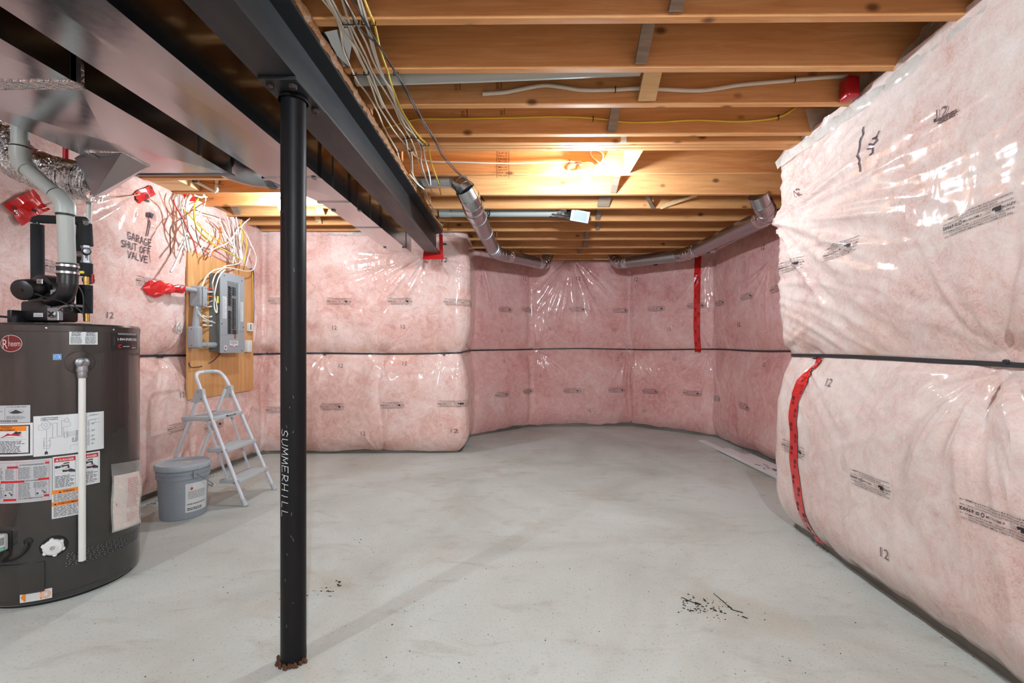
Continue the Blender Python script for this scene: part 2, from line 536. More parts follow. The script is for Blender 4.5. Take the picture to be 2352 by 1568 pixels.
STROKES = {  # single-stroke capitals on a unit box, for hand lettering
 'A': [[(0, 0), (.45, 1), (.95, 0)], [(.18, .38), (.78, .38)]], 'E': [[(.9, 1), (.1, 1), (.05, 0), (.95, .05)], [(.08, .52), (.75, .55)]],
 'F': [[(.9, 1), (.1, 1), (.05, 0)], [(.08, .52), (.72, .54)]],
 'G': [[(.85, .8), (.6, 1), (.25, .95), (.03, .55), (.2, .08), (.6, 0), (.9, .2), (.9, .45), (.55, .45)]],
 'H': [[(.1, 1), (.05, 0)], [(.9, 1), (.88, 0)], [(.07, .5), (.9, .52)]], 'I': [[(.5, 1), (.48, 0)]],
 'L': [[(.1, 1), (.08, .05), (.85, 0)]], 'M': [[(0, 0), (.12, 1), (.5, .35), (.85, 1), (1, 0)]],
 'O': [[(.5, 1), (.1, .75), (.08, .25), (.45, 0), (.88, .25), (.9, .7), (.5, 1)]],
 'R': [[(.08, 0), (.12, 1), (.7, .95), (.85, .72), (.6, .5), (.1, .48), (.95, 0)]],
 'S': [[(.88, .85), (.5, 1), (.12, .82), (.2, .58), (.75, .42), (.88, .18), (.5, 0), (.05, .12)]],
 'T': [[(0, 1), (1, .98)], [(.5, 1), (.48, 0)]], 'U': [[(.08, 1), (.1, .2), (.45, 0), (.85, .2), (.92, 1)]],
 'V': [[(.02, 1), (.48, 0), (1, 1)]]}
def handwriting(pr, s, x, y, h, wch, m, lay=1, pen=0.006, slope=0.0, rot=0.0):
    R = random.Random(hash(s) % 1000 if False else len(s)); c, q = math.cos(rot), math.sin(rot); cx = 0.0
    for ch in s:
        if ch != ' ':
            dy = R.uniform(-.06, .06) * h
            for st in STROKES[ch]:
                P = []
                for a, b in st:
                    px, py = cx + (a + slope * b) * wch * .8, b * h + dy
                    P.append((x + px * c - py * q, y + px * q + py * c))
                pr.stroke(P, pen, m, lay)
        cx += wch * (1.0 if ch != ' ' else .6)

# ================================================================== THE SETTING
HJ = 2.33            # underside of the joists
# ---- plan of the insulated walls (pinch line of the film), left -> back -> bay -> right
PLAN = [(-2.80, -3.2), (-2.80, 4.86), (-0.70, 4.93), (-0.69, 5.80), (0.06, 6.54), (1.50, 6.64), (2.40, 5.80), (2.42, 3.02), (1.68, 2.94), (1.63, 1.45), (1.62, -3.2)]
FIL = [0, 0.16, 0.06, 0.12, 0.18, 0.18, 0.18, 0.12, 0.06, 0.3, 0]
SEG = ['left', 'back', 'jog', 'bay_left', 'bay', 'bay_right', 'recess', 'return', 'right', 'right_rear']
def make_path():
    P = []; S = []; ids = []
    n = len(PLAN); V2 = [Vector(p) for p in PLAN]
    cut = []
    for i in range(n):
        if i in (0, n - 1) or FIL[i] == 0:
            cut.append(0.0); continue
        a = (V2[i] - V2[i - 1]).normalized(); b = (V2[i + 1] - V2[i]).normalized()
        cut.append(FIL[i] * math.tan(a.angle(b) / 2))
    for i in range(n - 1):
        a, b = V2[i], V2[i + 1]; d = (b - a).normalized()
        p0 = a + d * cut[i]; p1 = b - d * cut[i + 1]
        L = (p1 - p0).length; st = 0.011
        if i == 0 : st = 0.012
        k = max(2, int(L / st))
        for j in range(k + 1):
            q = p0.lerp(p1, j / k)
            P.append((q.x, q.y)); ids.append(i)
        if i < n - 2 and cut[i + 1] > 0:
            c0 = p1; c1 = b + (V2[i + 2] - b).normalized() * cut[i + 1]
            kk = max(4, int(1.5 * cut[i + 1] / 0.011))
            for j in range(1, kk):
                t = j / kk; q = c0 * (1 - t) ** 2 + b * 2 * t * (1 - t) + c1 * t * t
                P.append((q.x, q.y)); ids.append(i if t < 0.5 else i + 1)
    P = np.array(P); ids = np.array(ids)
    keep = np.ones(len(P), bool)
    dd = np.hypot(*(P[1:] - P[:-1]).T); keep[1:] = dd > 1e-5
    P = P[keep]; ids = ids[keep]
    s = np.concatenate([[0], np.cumsum(np.hypot(*(P[1:] - P[:-1]).T))])
    T = np.gradient(P, s, axis=0)
    # light smoothing of the direction
    for _ in range(6):
        T[1:-1] = (T[:-2] + 2 * T[1:-1] + T[2:]) / 4
    T /= np.linalg.norm(T, axis=1)[:, None]
    Nn = np.stack([T[:, 1], -T[:, 0]], axis=1)      # to the inside
    return P, s, Nn, ids
WP, WS, WN, WI = make_path()
def seg_mid(i):
    k = np.where(WI == i)[0]; return WS[k[0]], WS[k[-1]]
def hit(u, v, seg):
    """pixel on wall segment -> (s, z)"""
    a, b = Vector(PLAN[seg]), Vector(PLAN[seg + 1]); r = ray(u, v)
    d = b - a; den = r.x * d.y - r.y * d.x
    k = (a.x * d.y - a.y * d.x) / den
    x, y = r.x * k, r.y * k
    i = int(np.argmin((WP[:, 0] - x) ** 2 + (WP[:, 1] - y) ** 2))
    tt = (WP[min(i + 1, len(WP) - 1)] - WP[max(i - 1, 0)]); tt = tt / np.linalg.norm(tt)
    return float(WS[i] + (x - WP[i, 0]) * tt[0] + (y - WP[i, 1]) * tt[1]), EYE + r.z * k
RN = np.random.RandomState(11)
def vnoise(x, y, seed):
    R = np.random.RandomState(seed); G = R.rand(64, 64)
    xi = np.floor(x).astype(int); yi = np.floor(y).astype(int); fx = x - xi; fy = y - yi
    fx = fx * fx * (3 - 2 * fx); fy = fy * fy * (3 - 2 * fy)
    g = lambda a, b: G[a % 64, b % 64]
    return (g(xi, yi) * (1 - fx) + g(xi + 1, yi) * fx) * (1 - fy) + (g(xi, yi + 1) * (1 - fx) + g(xi + 1, yi + 1) * fx) * fy
# strap height and bulge per segment
ZS = np.array([1.06, 1.06, 1.075, 1.10, 1.105, 1.10, 1.095, 1.085, 1.075, 1.07])
AL = np.array([.060, .085, .085, .075, .070, .075, .075, .09, .115, .09])   # lower row
AU = np.array([.055, .100, .100, .060, .055, .060, .060, .06, .060, .06])   # upper row
_sm = np.array([0.5 * sum(seg_mid(i)) for i in range(10)])
def zstrap(s): return np.interp(s, _sm, ZS)
CORN = [(seg_mid(i)[1], c) for i, c in enumerate([.5, -.15, .45, .5, .5, .5, .6, -.1])]
FANS = []
CRINK = []
def crinkle(u, v, seg, a0, a1, R, A, K, seed):
    CRINK.append(hit(u, v, seg) + (math.radians(a0), math.radians(a1), R, A, K, seed))
def fan(u, v, seg, a0, a1, R, A, n, wd=0.016, seed=0, r0=0.03):
    s0, z0 = hit(u, v, seg); q = np.random.RandomState(seed + 5)
    for k in range(n):
        th = math.radians(a0 + (a1 - a0) * (k + q.uniform(.15, .85)) / n)
        FANS.append((s0, z0, th, R * q.uniform(.45, 1.0), 1.7 * A * q.uniform(.5, 1.0) * (1 if q.rand() < .78 else -.6), wd * q.uniform(.7, 1.5), q.uniform(-.25, .25), r0))
# angles: 0 = along the wall to the right, 90 = up
fan(1796, 520, 8, -58, 52, 1.25, .017, 20, .020, 1)
fan(1812, 800, 8, 20, 75, .55, .010, 6, .018, 31)
fan(2305, 830, 8, 188, 262, .95, .022, 8, .030, 2)
fan(2305, 830, 8, 262, 350, .7, .016, 6, .026, 22)
fan(2305, 826, 8, 40, 150, .5, .010, 6, .022, 23)
fan(1868, 822, 8, 200, 330, .35, .010, 6, .02, 24)
fan(1985, 590, 1, 180, 262, .1, .001, 1, .02, 3)
fan(985, 588, 1, 185, 262, 1.0, .014, 12, .018, 4)
fan(1012, 600, 1, 285, 350, .35, .010, 6, .014, 5)
fan(878, 812, 1, 20, 80, .55, .010, 6, .018, 6)
for x, q in ((615, 7), (745, 8), (878, 9), (1020, 10)):
    fan(x, 812, 1, 225, 315, .45, .010, 5, .018, q)
fan(877, 1046, 1, 40, 140, .45, .009, 6, .018, 12)
fan(600, 806, 1, 60, 130, .5, .014, 5, .03, 13)
fan(590, 1030, 1, 60, 120, .6, .012, 5, .03, 14)
fan(1312, 590, 4, 215, 325, 1.2, .015, 18, .016, 15)
fan(1445, 800, 4, 80, 150, .55, .009, 5, .016, 16)
fan(1232, 800, 4, 30, 95, .6, .009, 5, .016, 17)
fan(1232, 806, 4, 265, 340, .5, .010, 6, .016, 18)
fan(1440, 806, 4, 200, 290, .6, .012, 6, .018, 19)
fan(1460, 806, 5, 265, 330, .7, .012, 6, .018, 20)
fan(1445, 975, 4, 70, 110, .7, .012, 4, .02, 21)
fan(1630, 806, 5, 190, 280, .6, .011, 7, .018, 25)
fan(1098, 597, 3, 250, 300, .8, .010, 6, .014, 26)
fan(1640, 590, 6, 225, 300, .8, .010, 8, .014, 27)
fan(1640, 806, 6, 60, 110, .6, .009, 5, .018, 28)
fan(1640, 812, 6, 250, 315, .8, .011, 6, .02, 29)
fan(1780, 600, 6, 200, 260, 1.0, .009, 6, .016, 30)
fan(325, 497, 0, 255, 300, .34, .006, 6, .010, 40, .01)
fan(300, 445, 0, 180, 262, .9, .005, 9, .013, 41)
fan(340, 430, 0, 262, 330, .6, .004, 6, .013, 42)
fan(190, 470, 0, 160, 205, 1.4, .013, 7, .02, 43)
fan(375, 820, 0, 230, 310, .5, .013, 6, .016, 44)
fan(375, 818, 0, 50, 130, .45, .010, 6, .02, 45)
fan(410, 480, 0, 250, 320, .7, .006, 6, .02, 46)
fan(560, 806, 0, 60, 130, .5, .014, 6, .024, 47)
fan(560, 930, 0, 200, 340, .4, .012, 7, .02, 48)
fan(420, 1120, 0, 50, 130, .6, .014, 7, .024, 49)
crinkle(1790, 520, 8, -62, 58, 1.5, .010, 17, 51)
crinkle(1700, 560, 8, -40, 50, 3.4, .012, 36, 71)
crinkle(2305, 828, 8, 188, 350, 1.5, .007, 22, 72)
crinkle(2305, 824, 8, 10, 170, .9, .006, 18, 73)
crinkle(2305, 830, 8, 185, 355, 1.0, .008, 9, 52)
crinkle(1868, 822, 8, 190, 340, .5, .005, 9, 53)
crinkle(985, 585, 1, 180, 275, 1.3, .009, 15, 54)
crinkle(1012, 600, 1, 270, 360, .5, .006, 12, 55)
crinkle(878, 812, 1, 10, 170, .6, .005, 10, 56)
crinkle(878, 814, 1, 200, 340, .5, .005, 9, 57)
crinkle(878, 1046, 1, 20, 160, .6, .005, 9, 58)
crinkle(1312, 588, 4, 205, 335, 1.3, .011, 17, 59)
crinkle(1445, 800, 4, 60, 170, .7, .005, 10, 60)
crinkle(1232, 806, 4, 250, 350, .7, .007, 12, 61)
crinkle(1445, 806, 5, 190, 345, .8, .008, 11, 62)
crinkle(1630, 806, 5, 185, 290, .8, .008, 11, 63)
crinkle(1640, 588, 6, 215, 325, 1.1, .007, 13, 64)
crinkle(1640, 812, 6, 235, 340, 1.1, .008, 11, 65)
crinkle(300, 440, 0, 170, 280, 1.3, .006, 13, 66)
crinkle(410, 470, 0, 240, 330, .9, .007, 12, 67)
crinkle(375, 820, 0, 190, 350, .7, .007, 10, 68)
crinkle(575, 800, 1, 30, 330, .7, .008, 6, 69)
PINCH = [hit(u, v, g) + (r, a) for u, v, g, r, a in (
    (745, 814, 1, .06, .03), (878, 812, 1, .07, .04), (1020, 815, 1, .06, .03), (615, 812, 1, .06, .03), (878, 1046, 1, .08, .04),
    (2305, 830, 8, .12, .05), (1868, 822, 8, .08, .05), (1445, 803, 4, .07, .03), (1232, 802, 4, .07, .03), (325, 497, 0, .035, .03), (375, 820, 0, .07, .04),
    (988, 588, 1, .12, .04), (1312, 592, 4, .15, .03), (300, 445, 0, .05, .02))]
FLAT = [hit(296, 570, 0)]
VALLEY = [hit(u, v, g) + (z0, z1, a) for u, v, g, z0, z1, a in (
    (878, 900, 1, 0.03, 1.06, .022), (1448, 700, 4, 1.1, 2.2, .016), (1448, 900, 4, .03, 1.1, .022), (1228, 900, 4, .03, 1.1, .018), (600, 900, 1, .03, 1.06, .02))]
def disp(s, z):
    s = np.asarray(s, float); z = np.asarray(z, float)
    zs = zstrap(s) + 0.006 * np.sin(s * 3.1)
    al = np.interp(s, _sm, AL); au = np.interp(s, _sm, AU)
    lowm = vnoise(s * 1.7, z * 1.3 + 3, 1); him = vnoise(s * 1.5 + 9, z * 1.4, 2)
    tl = np.clip((z - 0.04) / (zs - 0.04), 0, 1); tu = np.clip((z - zs) / (2.36 - zs), 0, 1)
    bl = (1 - (1 - np.clip((1 - tl) / .42, 0, 1)) ** 2.2) * (1 - (1 - np.clip(tl / .22, 0, 1)) ** 2.4)
    bu = np.clip(1 - np.exp(-tu * 14), 0, 1) * (0.75 + 0.25 * np.sin(PI * np.clip(tu, 0, 1)))
    D = np.where(z < zs, al * bl * (0.75 + .5 * lowm), au * bu * (0.8 + .45 * him))
    D = D + 0.008 * (vnoise(s * 5, z * 4, 3) - .5) * np.where(z < zs, bl, bu)
    D = D + 0.006 * (vnoise(s * 13 + z * 3, z * 9, 4) - .5) * np.where(z < zs, bl, bu)
    D = D + 0.0022 * (vnoise(s * 34, z * 22 + s * 4, 6) - .5)
    for sc_, k in CORN:                      # pull in at inside corners
        D = D * (1 - k * np.exp(-((s - sc_) / .07) ** 2))
    for (s0, z0, z_a, z_b, a) in VALLEY:
        g = np.exp(-np.abs(s - s0 - .02 * np.sin(z * 7)) / .035) * ((z > z_a) & (z < z_b))
        D = D - a * g
    damp = np.clip(np.abs(z - zs) / .05, 0, 1)
    for (s0, z0) in FLAT:                    # taut where it was written on
        damp = damp * (1 - .96 * np.exp(-np.abs((s - s0) / .26) ** 4 - np.abs((z - z0) / .15) ** 4))
    for (s0, z0, th, R, A, wd, cv, r0) in FANS:
        dx = s - s0; dz = z - z0
        al_ = dx * math.cos(th) + dz * math.sin(th); la = -dx * math.sin(th) + dz * math.cos(th)
        ok = (al_ > 0) & (al_ < R) & (np.abs(la) < .25)
        if not ok.any(): continue
        a_ = al_[ok]; l_ = la[ok] - cv * a_ * a_ / R
        env = np.clip(a_ / (r0 + .05), 0, 1) * np.clip((R - a_) / (R * .6), 0, 1)
        wd_ = wd * (.35 + 1.0 * a_ / R)
        D[ok] += A * env * np.exp(-np.abs(l_ / wd_) ** 1.35) * damp[ok]
    for (s0, z0, a0, a1, R, A, K, sd) in CRINK:
        dx = s - s0; dz = z - z0; r = np.hypot(dx, dz); th = np.mod(np.arctan2(dz, dx) - a0, 2 * PI); wd = np.mod(a1 - a0, 2 * PI)
        ok = (r < R) & (th < wd)
        if not ok.any(): continue
        r_ = r[ok]; t_ = th[ok] / wd
        g = vnoise(t_ * K + .35 * np.sin(r_ * 5 + sd), r_ * 1.0 + 7, sd); g2 = vnoise(t_ * K * 2.3 + .5, r_ * 1.6 + 3, sd + 100)
        rid = np.clip(1 - np.abs(2 * g - 1) * 1.7, 0, 1) ** 1.5 + .45 * np.clip(1 - np.abs(2 * g2 - 1) * 1.8, 0, 1) ** 1.6
        env = np.clip(r_ / .10, 0, 1) * np.clip((R - r_) / (R * .5), 0, 1) * np.clip(np.minimum(t_, 1 - t_) * 7, 0, 1)
        D[ok] += A * (rid - .35) * env * damp[ok]
    for (s0, z0, r, a) in PINCH:
        D = D - a * np.exp(-(((s - s0) ** 2 + (z - z0) ** 2) / r ** 2))
    # the film lies flatter behind the panel board
    return np.maximum(D, -0.02)
def wsurf(s, z, eps=0.0):
    s = np.asarray(s, float); z = np.asarray(z, float)
    D = disp(s.reshape(-1), z.reshape(-1)).reshape(s.shape) + eps
    px = np.interp(s, WS, WP[:, 0]); py = np.interp(s, WS, WP[:, 1])
    nx = np.interp(s, WS, WN[:, 0]); ny = np.interp(s, WS, WN[:, 1])
    return np.stack([px + nx * D, py + ny * D, z], axis=-1)
ZB, ZT = 0.045, 2.36
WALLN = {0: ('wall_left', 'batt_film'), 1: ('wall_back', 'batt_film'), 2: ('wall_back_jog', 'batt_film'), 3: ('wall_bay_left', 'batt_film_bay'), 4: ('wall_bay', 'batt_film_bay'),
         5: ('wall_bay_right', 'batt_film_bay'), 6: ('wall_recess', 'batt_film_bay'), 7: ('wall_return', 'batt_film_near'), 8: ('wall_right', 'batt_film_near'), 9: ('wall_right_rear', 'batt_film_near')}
WALLS = {}
def make_wall(i):
    k = np.where(WI == i)[0]; k = np.arange(k[0], min(k[-1] + 2, len(WS)))
    ss = WS[k]
    if i == 0:      # nothing in view of the first metres behind the eye: coarse there
        ys = WP[k, 1]; far = ss[ys < 1.9]; ss = np.concatenate([far[::20], ss[ys >= 1.9]])
    if i == 9: ss = ss[::4]
    if i == 6 or i == 7: ss = ss[::2] if i == 7 else ss
    zz = np.arange(ZB, ZT + 1e-6, 0.0115)
    A, B = np.meshgrid(ss, zz, indexing='ij')
    P = wsurf(A.ravel(), B.ravel())
    lf = np.clip(1 - (P[:, 2] - ZB) / .25, 0, 1); sa = A.ravel()
    P[:, 2] += lf * (.032 * vnoise(sa * 2.3, sa * 0, 31) + .014 * vnoise(sa * 9, sa * 0, 32) - .03)
    nu, nv = len(ss), len(zz)
    me = bpy.data.meshes.new(WALLN[i][0])
    idx = np.arange(nu * nv).reshape(nu, nv)
    q = np.stack([idx[:-1, :-1], idx[1:, :-1], idx[1:, 1:], idx[:-1, 1:]], axis=-1).reshape(-1, 4)
    me.vertices.add(len(P)); me.vertices.foreach_set('co', P.ravel())
    me.loops.add(q.size); me.loops.foreach_set('vertex_index', q.ravel())
    me.polygons.add(len(q)); me.polygons.foreach_set('loop_start', np.arange(len(q)) * 4)
    me.update(calc_edges=True); me.validate()
    me.materials.append(MATS[WALLN[i][1]]); me.shade_smooth()
    o = bpy.data.objects.new(WALLN[i][0], me); COL.objects.link(o)
    tag(o, kind='structure'); WALLS[i] = o
    # bare concrete below and behind the film
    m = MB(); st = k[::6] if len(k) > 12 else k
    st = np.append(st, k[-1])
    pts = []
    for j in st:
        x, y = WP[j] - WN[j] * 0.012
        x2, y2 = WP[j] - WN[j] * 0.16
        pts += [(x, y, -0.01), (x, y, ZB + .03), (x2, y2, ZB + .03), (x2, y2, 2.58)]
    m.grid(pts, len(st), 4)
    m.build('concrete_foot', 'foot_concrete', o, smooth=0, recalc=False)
    # black strap
    if i not in (7, 9):
        m = MB(); sj = WS[k][::3]; sj = np.append(sj, WS[k[-1]])
        if i == 0: sj = sj[sj > 4.9]
        zz_ = zstrap(sj) + 0.006 * np.sin(sj * 3.1)
        rows = []
        h = .008 if i != 8 else .009
        for dz, e in ((-h, .001), (-h, .009), (h, .009), (h, .001)):
            rows.append(wsurf(sj, zz_ + dz, 0) * 1.0)
        base = wsurf(sj, zz_, .004)
        nx = np.interp(sj, WS, WN[:, 0]); ny = np.interp(sj, WS, WN[:, 1])
        pp = []
        for a in range(len(sj)):
            for dz, e in ((-h, -.004), (-h, .007), (h, .007), (h, -.004)):
                pp.append((base[a, 0] + nx[a] * e, base[a, 1] + ny[a] * e, zz_[a] + dz))
        m.grid(pp, len(sj), 4)
        m.build('strap', 'strap_black', o, smooth=0)
for i in range(10):
    make_wall(i)
def on_wall(s0, z0, eps=.0036, skew=0.0):
    return lambda x, y, l: wsurf(s0 + x, z0 + y + skew * x, eps + l * .0006)
# ---- print on the film (upside down, as rolled)
def film_label():
    p = Print(); k = 'ink'
    p.text('THIS POLY MEETS ULC/NBC FLAME SPREAD RATING <150', 0, .033, .0075, k, align='c', width=.245, bold=.012)
    p.text('WHEN TESTED IN ACCORDANCE WITH CAN/ULC-S102.2', 0, .0245, .0075, k, align='c', width=.20, bold=.012)
    p.text('FLAME SPREAD CLASSIFICATION: 0  SMOKE DEVELOPMENT: <5', 0, .016, .0075, k, align='c', width=.25, bold=.012)
    p.text('AZTECH', -.13, .001, .011, k, bold=.02)
    p.rect(-.085, -.004, -.066, .013, k); p.rect(-.066, -.004, -.060, .004, k); p.disc(-.060, .0015, .005, .005, k, n=10)
    p.text('Regency', -.052, .0075, .006, k); p.text('Plastics', -.052, .002, .006, k); p.text('Toronto', -.052, -.0035, .006, k)
    p.text('6 MIL/150 UM', -.022, .001, .011, k, bold=.015, width=.062)
    p.disc(.052, .004, .006, .008, k, n=12, inner=.6)
    p.rect(.063, .006, .074, .009, k); p.rect(.063, .0, .074, .003, k)
    p.text('69002', .080, -.002, .016, k, bold=.03, width=.047)
    p.text('CE POLY REPOND AUX SPECIFICATIONS DE PROPAGATION ULC/NBC <150', 0, -.013, .0075, k, align='c', width=.25, bold=.012)
    p.text("QUAND ANALYSE D'APRES CAN/ULC-S102.2", 0, -.0215, .0075, k, align='c', width=.15, bold=.012)
    p.text('CLASSIFICATION DE PROPAGATION DE FLAMME <5', 0, -.0305, .0075, k, align='c', width=.25, bold=.012)
    return p
FL = film_label()
def put_label(u, v, seg, skew=0.0):
    s0, z0 = hit(u, v, seg)
    FL.build('printed_label', on_wall(s0, z0, skew=skew), WALLS[seg], flip=True)
for u, v, g, sk in ((649, 692, 1, 0), (786, 693, 1, -.02), (924, 693, 1, 0), (1050, 696, 1, -.06), (640, 938, 1, .02), (769, 931, 1, 0), (906, 927, 1, .02), (1035, 924, 1, 0),
                    (1155, 710, 3, 0), (1207, 711, 3, 0), (1326, 710, 4, 0), (1424, 713, 4, 0), (1512, 709, 5, 0), (1605, 702, 5, 0), (1145, 904, 3, 0), (1207, 897, 3, 0), (1312, 895, 4, 0), (1414, 894, 4, 0), (1501, 897, 5, 0), (1595, 901, 5, 0),
                    (1667, 695, 6, 0), (1729, 680, 6, .06), (1800, 661, 6, .05), (1660, 914, 6, .06), (1729, 932, 6, -.04),
                    (1848, 607, 8, .0), (1965, 571, 8, .08), (2285, 495, 8, .10), (1858, 1030, 8, -.03), (2060, 1108, 8, .02), (2385, 1195, 8, 0),
                    (323, 648, 0, -.02), (116, 616, 0, -.04), (391, 978, 0, .05), (470, 976, 0, .05)):
    put_label(u, v, g, sk)
P12 = Print(); P12.text('12', 0, -.03, .075, 'ink_mid', align='c', res=2)
P12b = Print(); P12b.text('12', 0, -.025, .06, 'ink_grey', align='c', res=2)
for j, (u, v, g) in enumerate(((1024, 600, 1), (775, 752, 1), (930, 750, 1), (786, 838, 1), (932, 833, 1), (841, 990, 1), (1043, 984, 1), (1198, 640, 3), (1327, 640, 4), (1466, 642, 5), (1148, 758, 3), (1261, 754, 4),
                   (1409, 755, 4), (1541, 755, 5), (1152, 828, 3), (1416, 824, 4), (1552, 823, 5), (1351, 940, 4), (1485, 941, 5), (1764, 567, 6), (1710, 744, 6), (1767, 836, 6), (1711, 987, 6),
                   (1931, 876, 8), (2095, 1270, 8), (2200, 255, 8), (1860, 440, 8), (232, 722, 0), (395, 905, 0))):
    s0, z0 = hit(u, v, g)
    (P12 if j in (0, 7, 8, 9, 19, 20) else P12b).build('printed_number', on_wall(s0, z0), WALLS[g])
# felt-pen notes
p = Print(); p.seg = .004; handwriting(p, 'GARAGE', -.075, .035, .050, .036, 'marker', pen=.005)
handwriting(p, 'SHUT OFF', -.125, -.028, .046, .0335, 'marker', pen=.005); handwriting(p, 'VALVE', -.075, -.092, .046, .036, 'marker', pen=.005)
s0, z0 = hit(288, 567, 0); p.build('handwritten_note', on_wall(s0, z0, .0035, -.05), WALLS[0])
s0, z0 = hit(2010, 345, 8)
p = Print(); p.seg = .004
def pix(pr, pts, seg, s0, z0, wd, m='marker'):
    q = []
    for u, v in pts:
        s, z = hit(u, v, seg); q.append((s - s0, z - z0))
    pr.stroke(q, wd, m)
pix(p, [(2012, 292), (2014, 308), (2006, 325), (2005, 345), (2009, 365), (2010, 392)], 8, s0, z0, .008)
pix(p, [(2038, 318), (2048, 314), (2050, 322), (2042, 332), (2034, 330)], 8, s0, z0, .007)
pix(p, [(2030, 342), (2040, 340), (2042, 350), (2036, 355)], 8, s0, z0, .007)
pix(p, [(2052, 301), (2045, 318)], 8, s0, z0, .006)
p.build('marker_scribble', on_wall(s0, z0, .003), WALLS[8])
s0, z0 = hit(2197, 265, 8); p = Print(); p.rect(-.03, -.012, -.018, 0, 'ink'); p.lines(-.01, -.03, .07, -.005, 3, 'ink_mid', seed=3)
p.build('printed_mark', on_wall(s0, z0), WALLS[8])
# rear wall closing the room behind the eye
m = MB(); m.box((-3.0, -3.4, -.01), (1.85, -3.2, 2.58)); o = m.build('wall_rear', 'batt_film_near', smooth=0); tag(o, kind='structure')

# ---- floor
m = MB()
nx, ny = 60, 100
fp = [(-3.1 + 5.8 * i / (nx - 1), -3.3 + 10.2 * j / (ny - 1), 0.0) for i in range(nx) for j in range(ny)]
m.grid(fp, nx, ny)
floor = m.build('floor', 'concrete', smooth=0, recalc=False); tag(floor, kind='structure')
# tar spatter, pits, grit (irregular flakes lying on the slab)
def flakes(name, pts, mat, parent, seed):
    R = random.Random(seed); m = MB()
    for (x, y, r, stretch, ang) in pts:
        n = R.randint(5, 8); vv = []
        for i in range(n):
            t = 2 * PI * i / n; q = r * R.uniform(.5, 1.2)
            a, b = q * math.cos(t) * stretch, q * math.sin(t)
            vv.append((x + a * math.cos(ang) - b * math.sin(ang), y + a * math.sin(ang) + b * math.cos(ang), .0008))
        top = [(x + (q[0] - x) * .7, y + (q[1] - y) * .7, .0028) for q in vv]
        m.add(vv + top, [tuple(range(n, 2 * n))] + [(i, (i + 1) % n, (i + 1) % n + n, i + n) for i in range(n)])
    o = m.build(name, mat, parent, smooth=0); o['kind'] = 'stuff'
    return o
R = random.Random(3); L_ = []
for cu, cvv, n, su, sv in ((1602, 1386, 26, 22, 10), (1635, 1400, 26, 20, 8), (1578, 1378, 10, 10, 8), (1580, 1405, 10, 14, 8), (1650, 1415, 10, 22, 8)):
    for _ in range(n):
        q = at_z(cu + R.gauss(0, su), cvv + R.gauss(0, sv), 0)
        L_.append((q.x, q.y, R.choice((.0012, .0018, .003, .004)), R.uniform(1, 2.2), R.uniform(-.6, .2)))
q = at_z(1602, 1386, 0); L_.append((q.x, q.y, .011, 1.5, -.4))
for (a, b) in (((1640, 1364), (1680, 1398)), ((1680, 1400), (1705, 1407)), ((1705, 1416), (1716, 1420)), ((1567, 1373), (1592, 1384))):
    for k in range(22):
        t = k / 21; q = at_z(a[0] + (b[0] - a[0]) * t, a[1] + (b[1] - a[1]) * t + R.uniform(-.6, .6), 0)
        L_.append((q.x, q.y, .0015, 3.0, -.5))
flakes('tar_spatter', L_, 'tar', floor, 5)
L_ = []
for cu, cvv, n, su, sv, r in ((775, 1340, 7, 6, 5, .006), (745, 1357, 16, 18, 7, .0035), (900, 1435, 1, 1, 1, .004), (815, 1240, 4, 6, 4, .003)):
    for _ in range(n):
        q = at_z(cu + R.gauss(0, su), cvv + R.gauss(0, sv), 0)
        L_.append((q.x, q.y, r * R.uniform(.4, 1.3), R.uniform(1, 1.8), R.uniform(-.3, .6)))
for _ in range(150):
    q = at_z(R.uniform(330, 2100), 1060 + 500 * R.random() ** .7, 0)
    if -2.3 < q.x < 1.5: L_.append((q.x, q.y, R.uniform(.0008, .0026), R.uniform(1, 2), R.uniform(0, 3)))
flakes('grit', L_, 'rust', floor, 6)
# rubble along the right-hand wall foot
L_ = []
for _ in range(90):
    t = R.random(); q = at_z(1838 + 70 * t + R.gauss(0, 4), 1212 + 50 * t + R.gauss(0, 5), 0)
    L_.append((q.x - .01, q.y, R.uniform(.002, .008), R.uniform(1, 2), R.uniform(0, 3)))
for _ in range(120):
    t = R.random(); q = at_z(1668 + 130 * t, 1012 + 60 * t + R.gauss(0, 3), 0)
    L_.append((q.x, q.y, R.uniform(.003, .011), R.uniform(1, 2), R.uniform(0, 3)))
for _ in range(80):
    t = R.random(); q = at_z(330 + 230 * t, 1165 - 105 * t + R.gauss(0, 4), 0)
    L_.append((max(q.x, -2.77), q.y, R.uniform(.003, .009), R.uniform(1, 2), R.uniform(0, 3)))
flakes('wall_foot_rubble', L_, 'wool_dust', floor, 8)

# ---- ceiling: deck, joists, bridging
m = MB(); m.box((-3.1, -3.4, HJ + .238), (2.6, 6.95, HJ + .256))
ceil = m.build('ceiling', 'osb', smooth=0); tag(ceil, kind='structure')
_jm = {}
def board(name, x0, x1, y, z0, z1, mat='joist_wood', th=.038, jit=True):
    key = (round(x1 - x0, 3), round(z1 - z0, 3), mat, th)
    if key not in _jm:
        mm = MB(); l, h = x1 - x0, z1 - z0; b = .003
        prof = [(-th / 2 + b, 0), (th / 2 - b, 0), (th / 2, b), (th / 2, h - b), (th / 2 - b, h), (-th / 2 + b, h), (-th / 2, h - b), (-th / 2, b)]
        mm.prism(prof, 'x', -l / 2, l / 2)
        o = mm.build(name, mat, None, smooth=30); _jm[key] = o.data
    else:
        o = bpy.data.objects.new(name, _jm[key]); COL.objects.link(o)
    o.location = ((x0 + x1) / 2, y, z0)
    if jit: o.rotation_euler = (random.uniform(-.012, .012), 0, random.uniform(-.0015, .0015))
    attach(o, ceil)
    return o
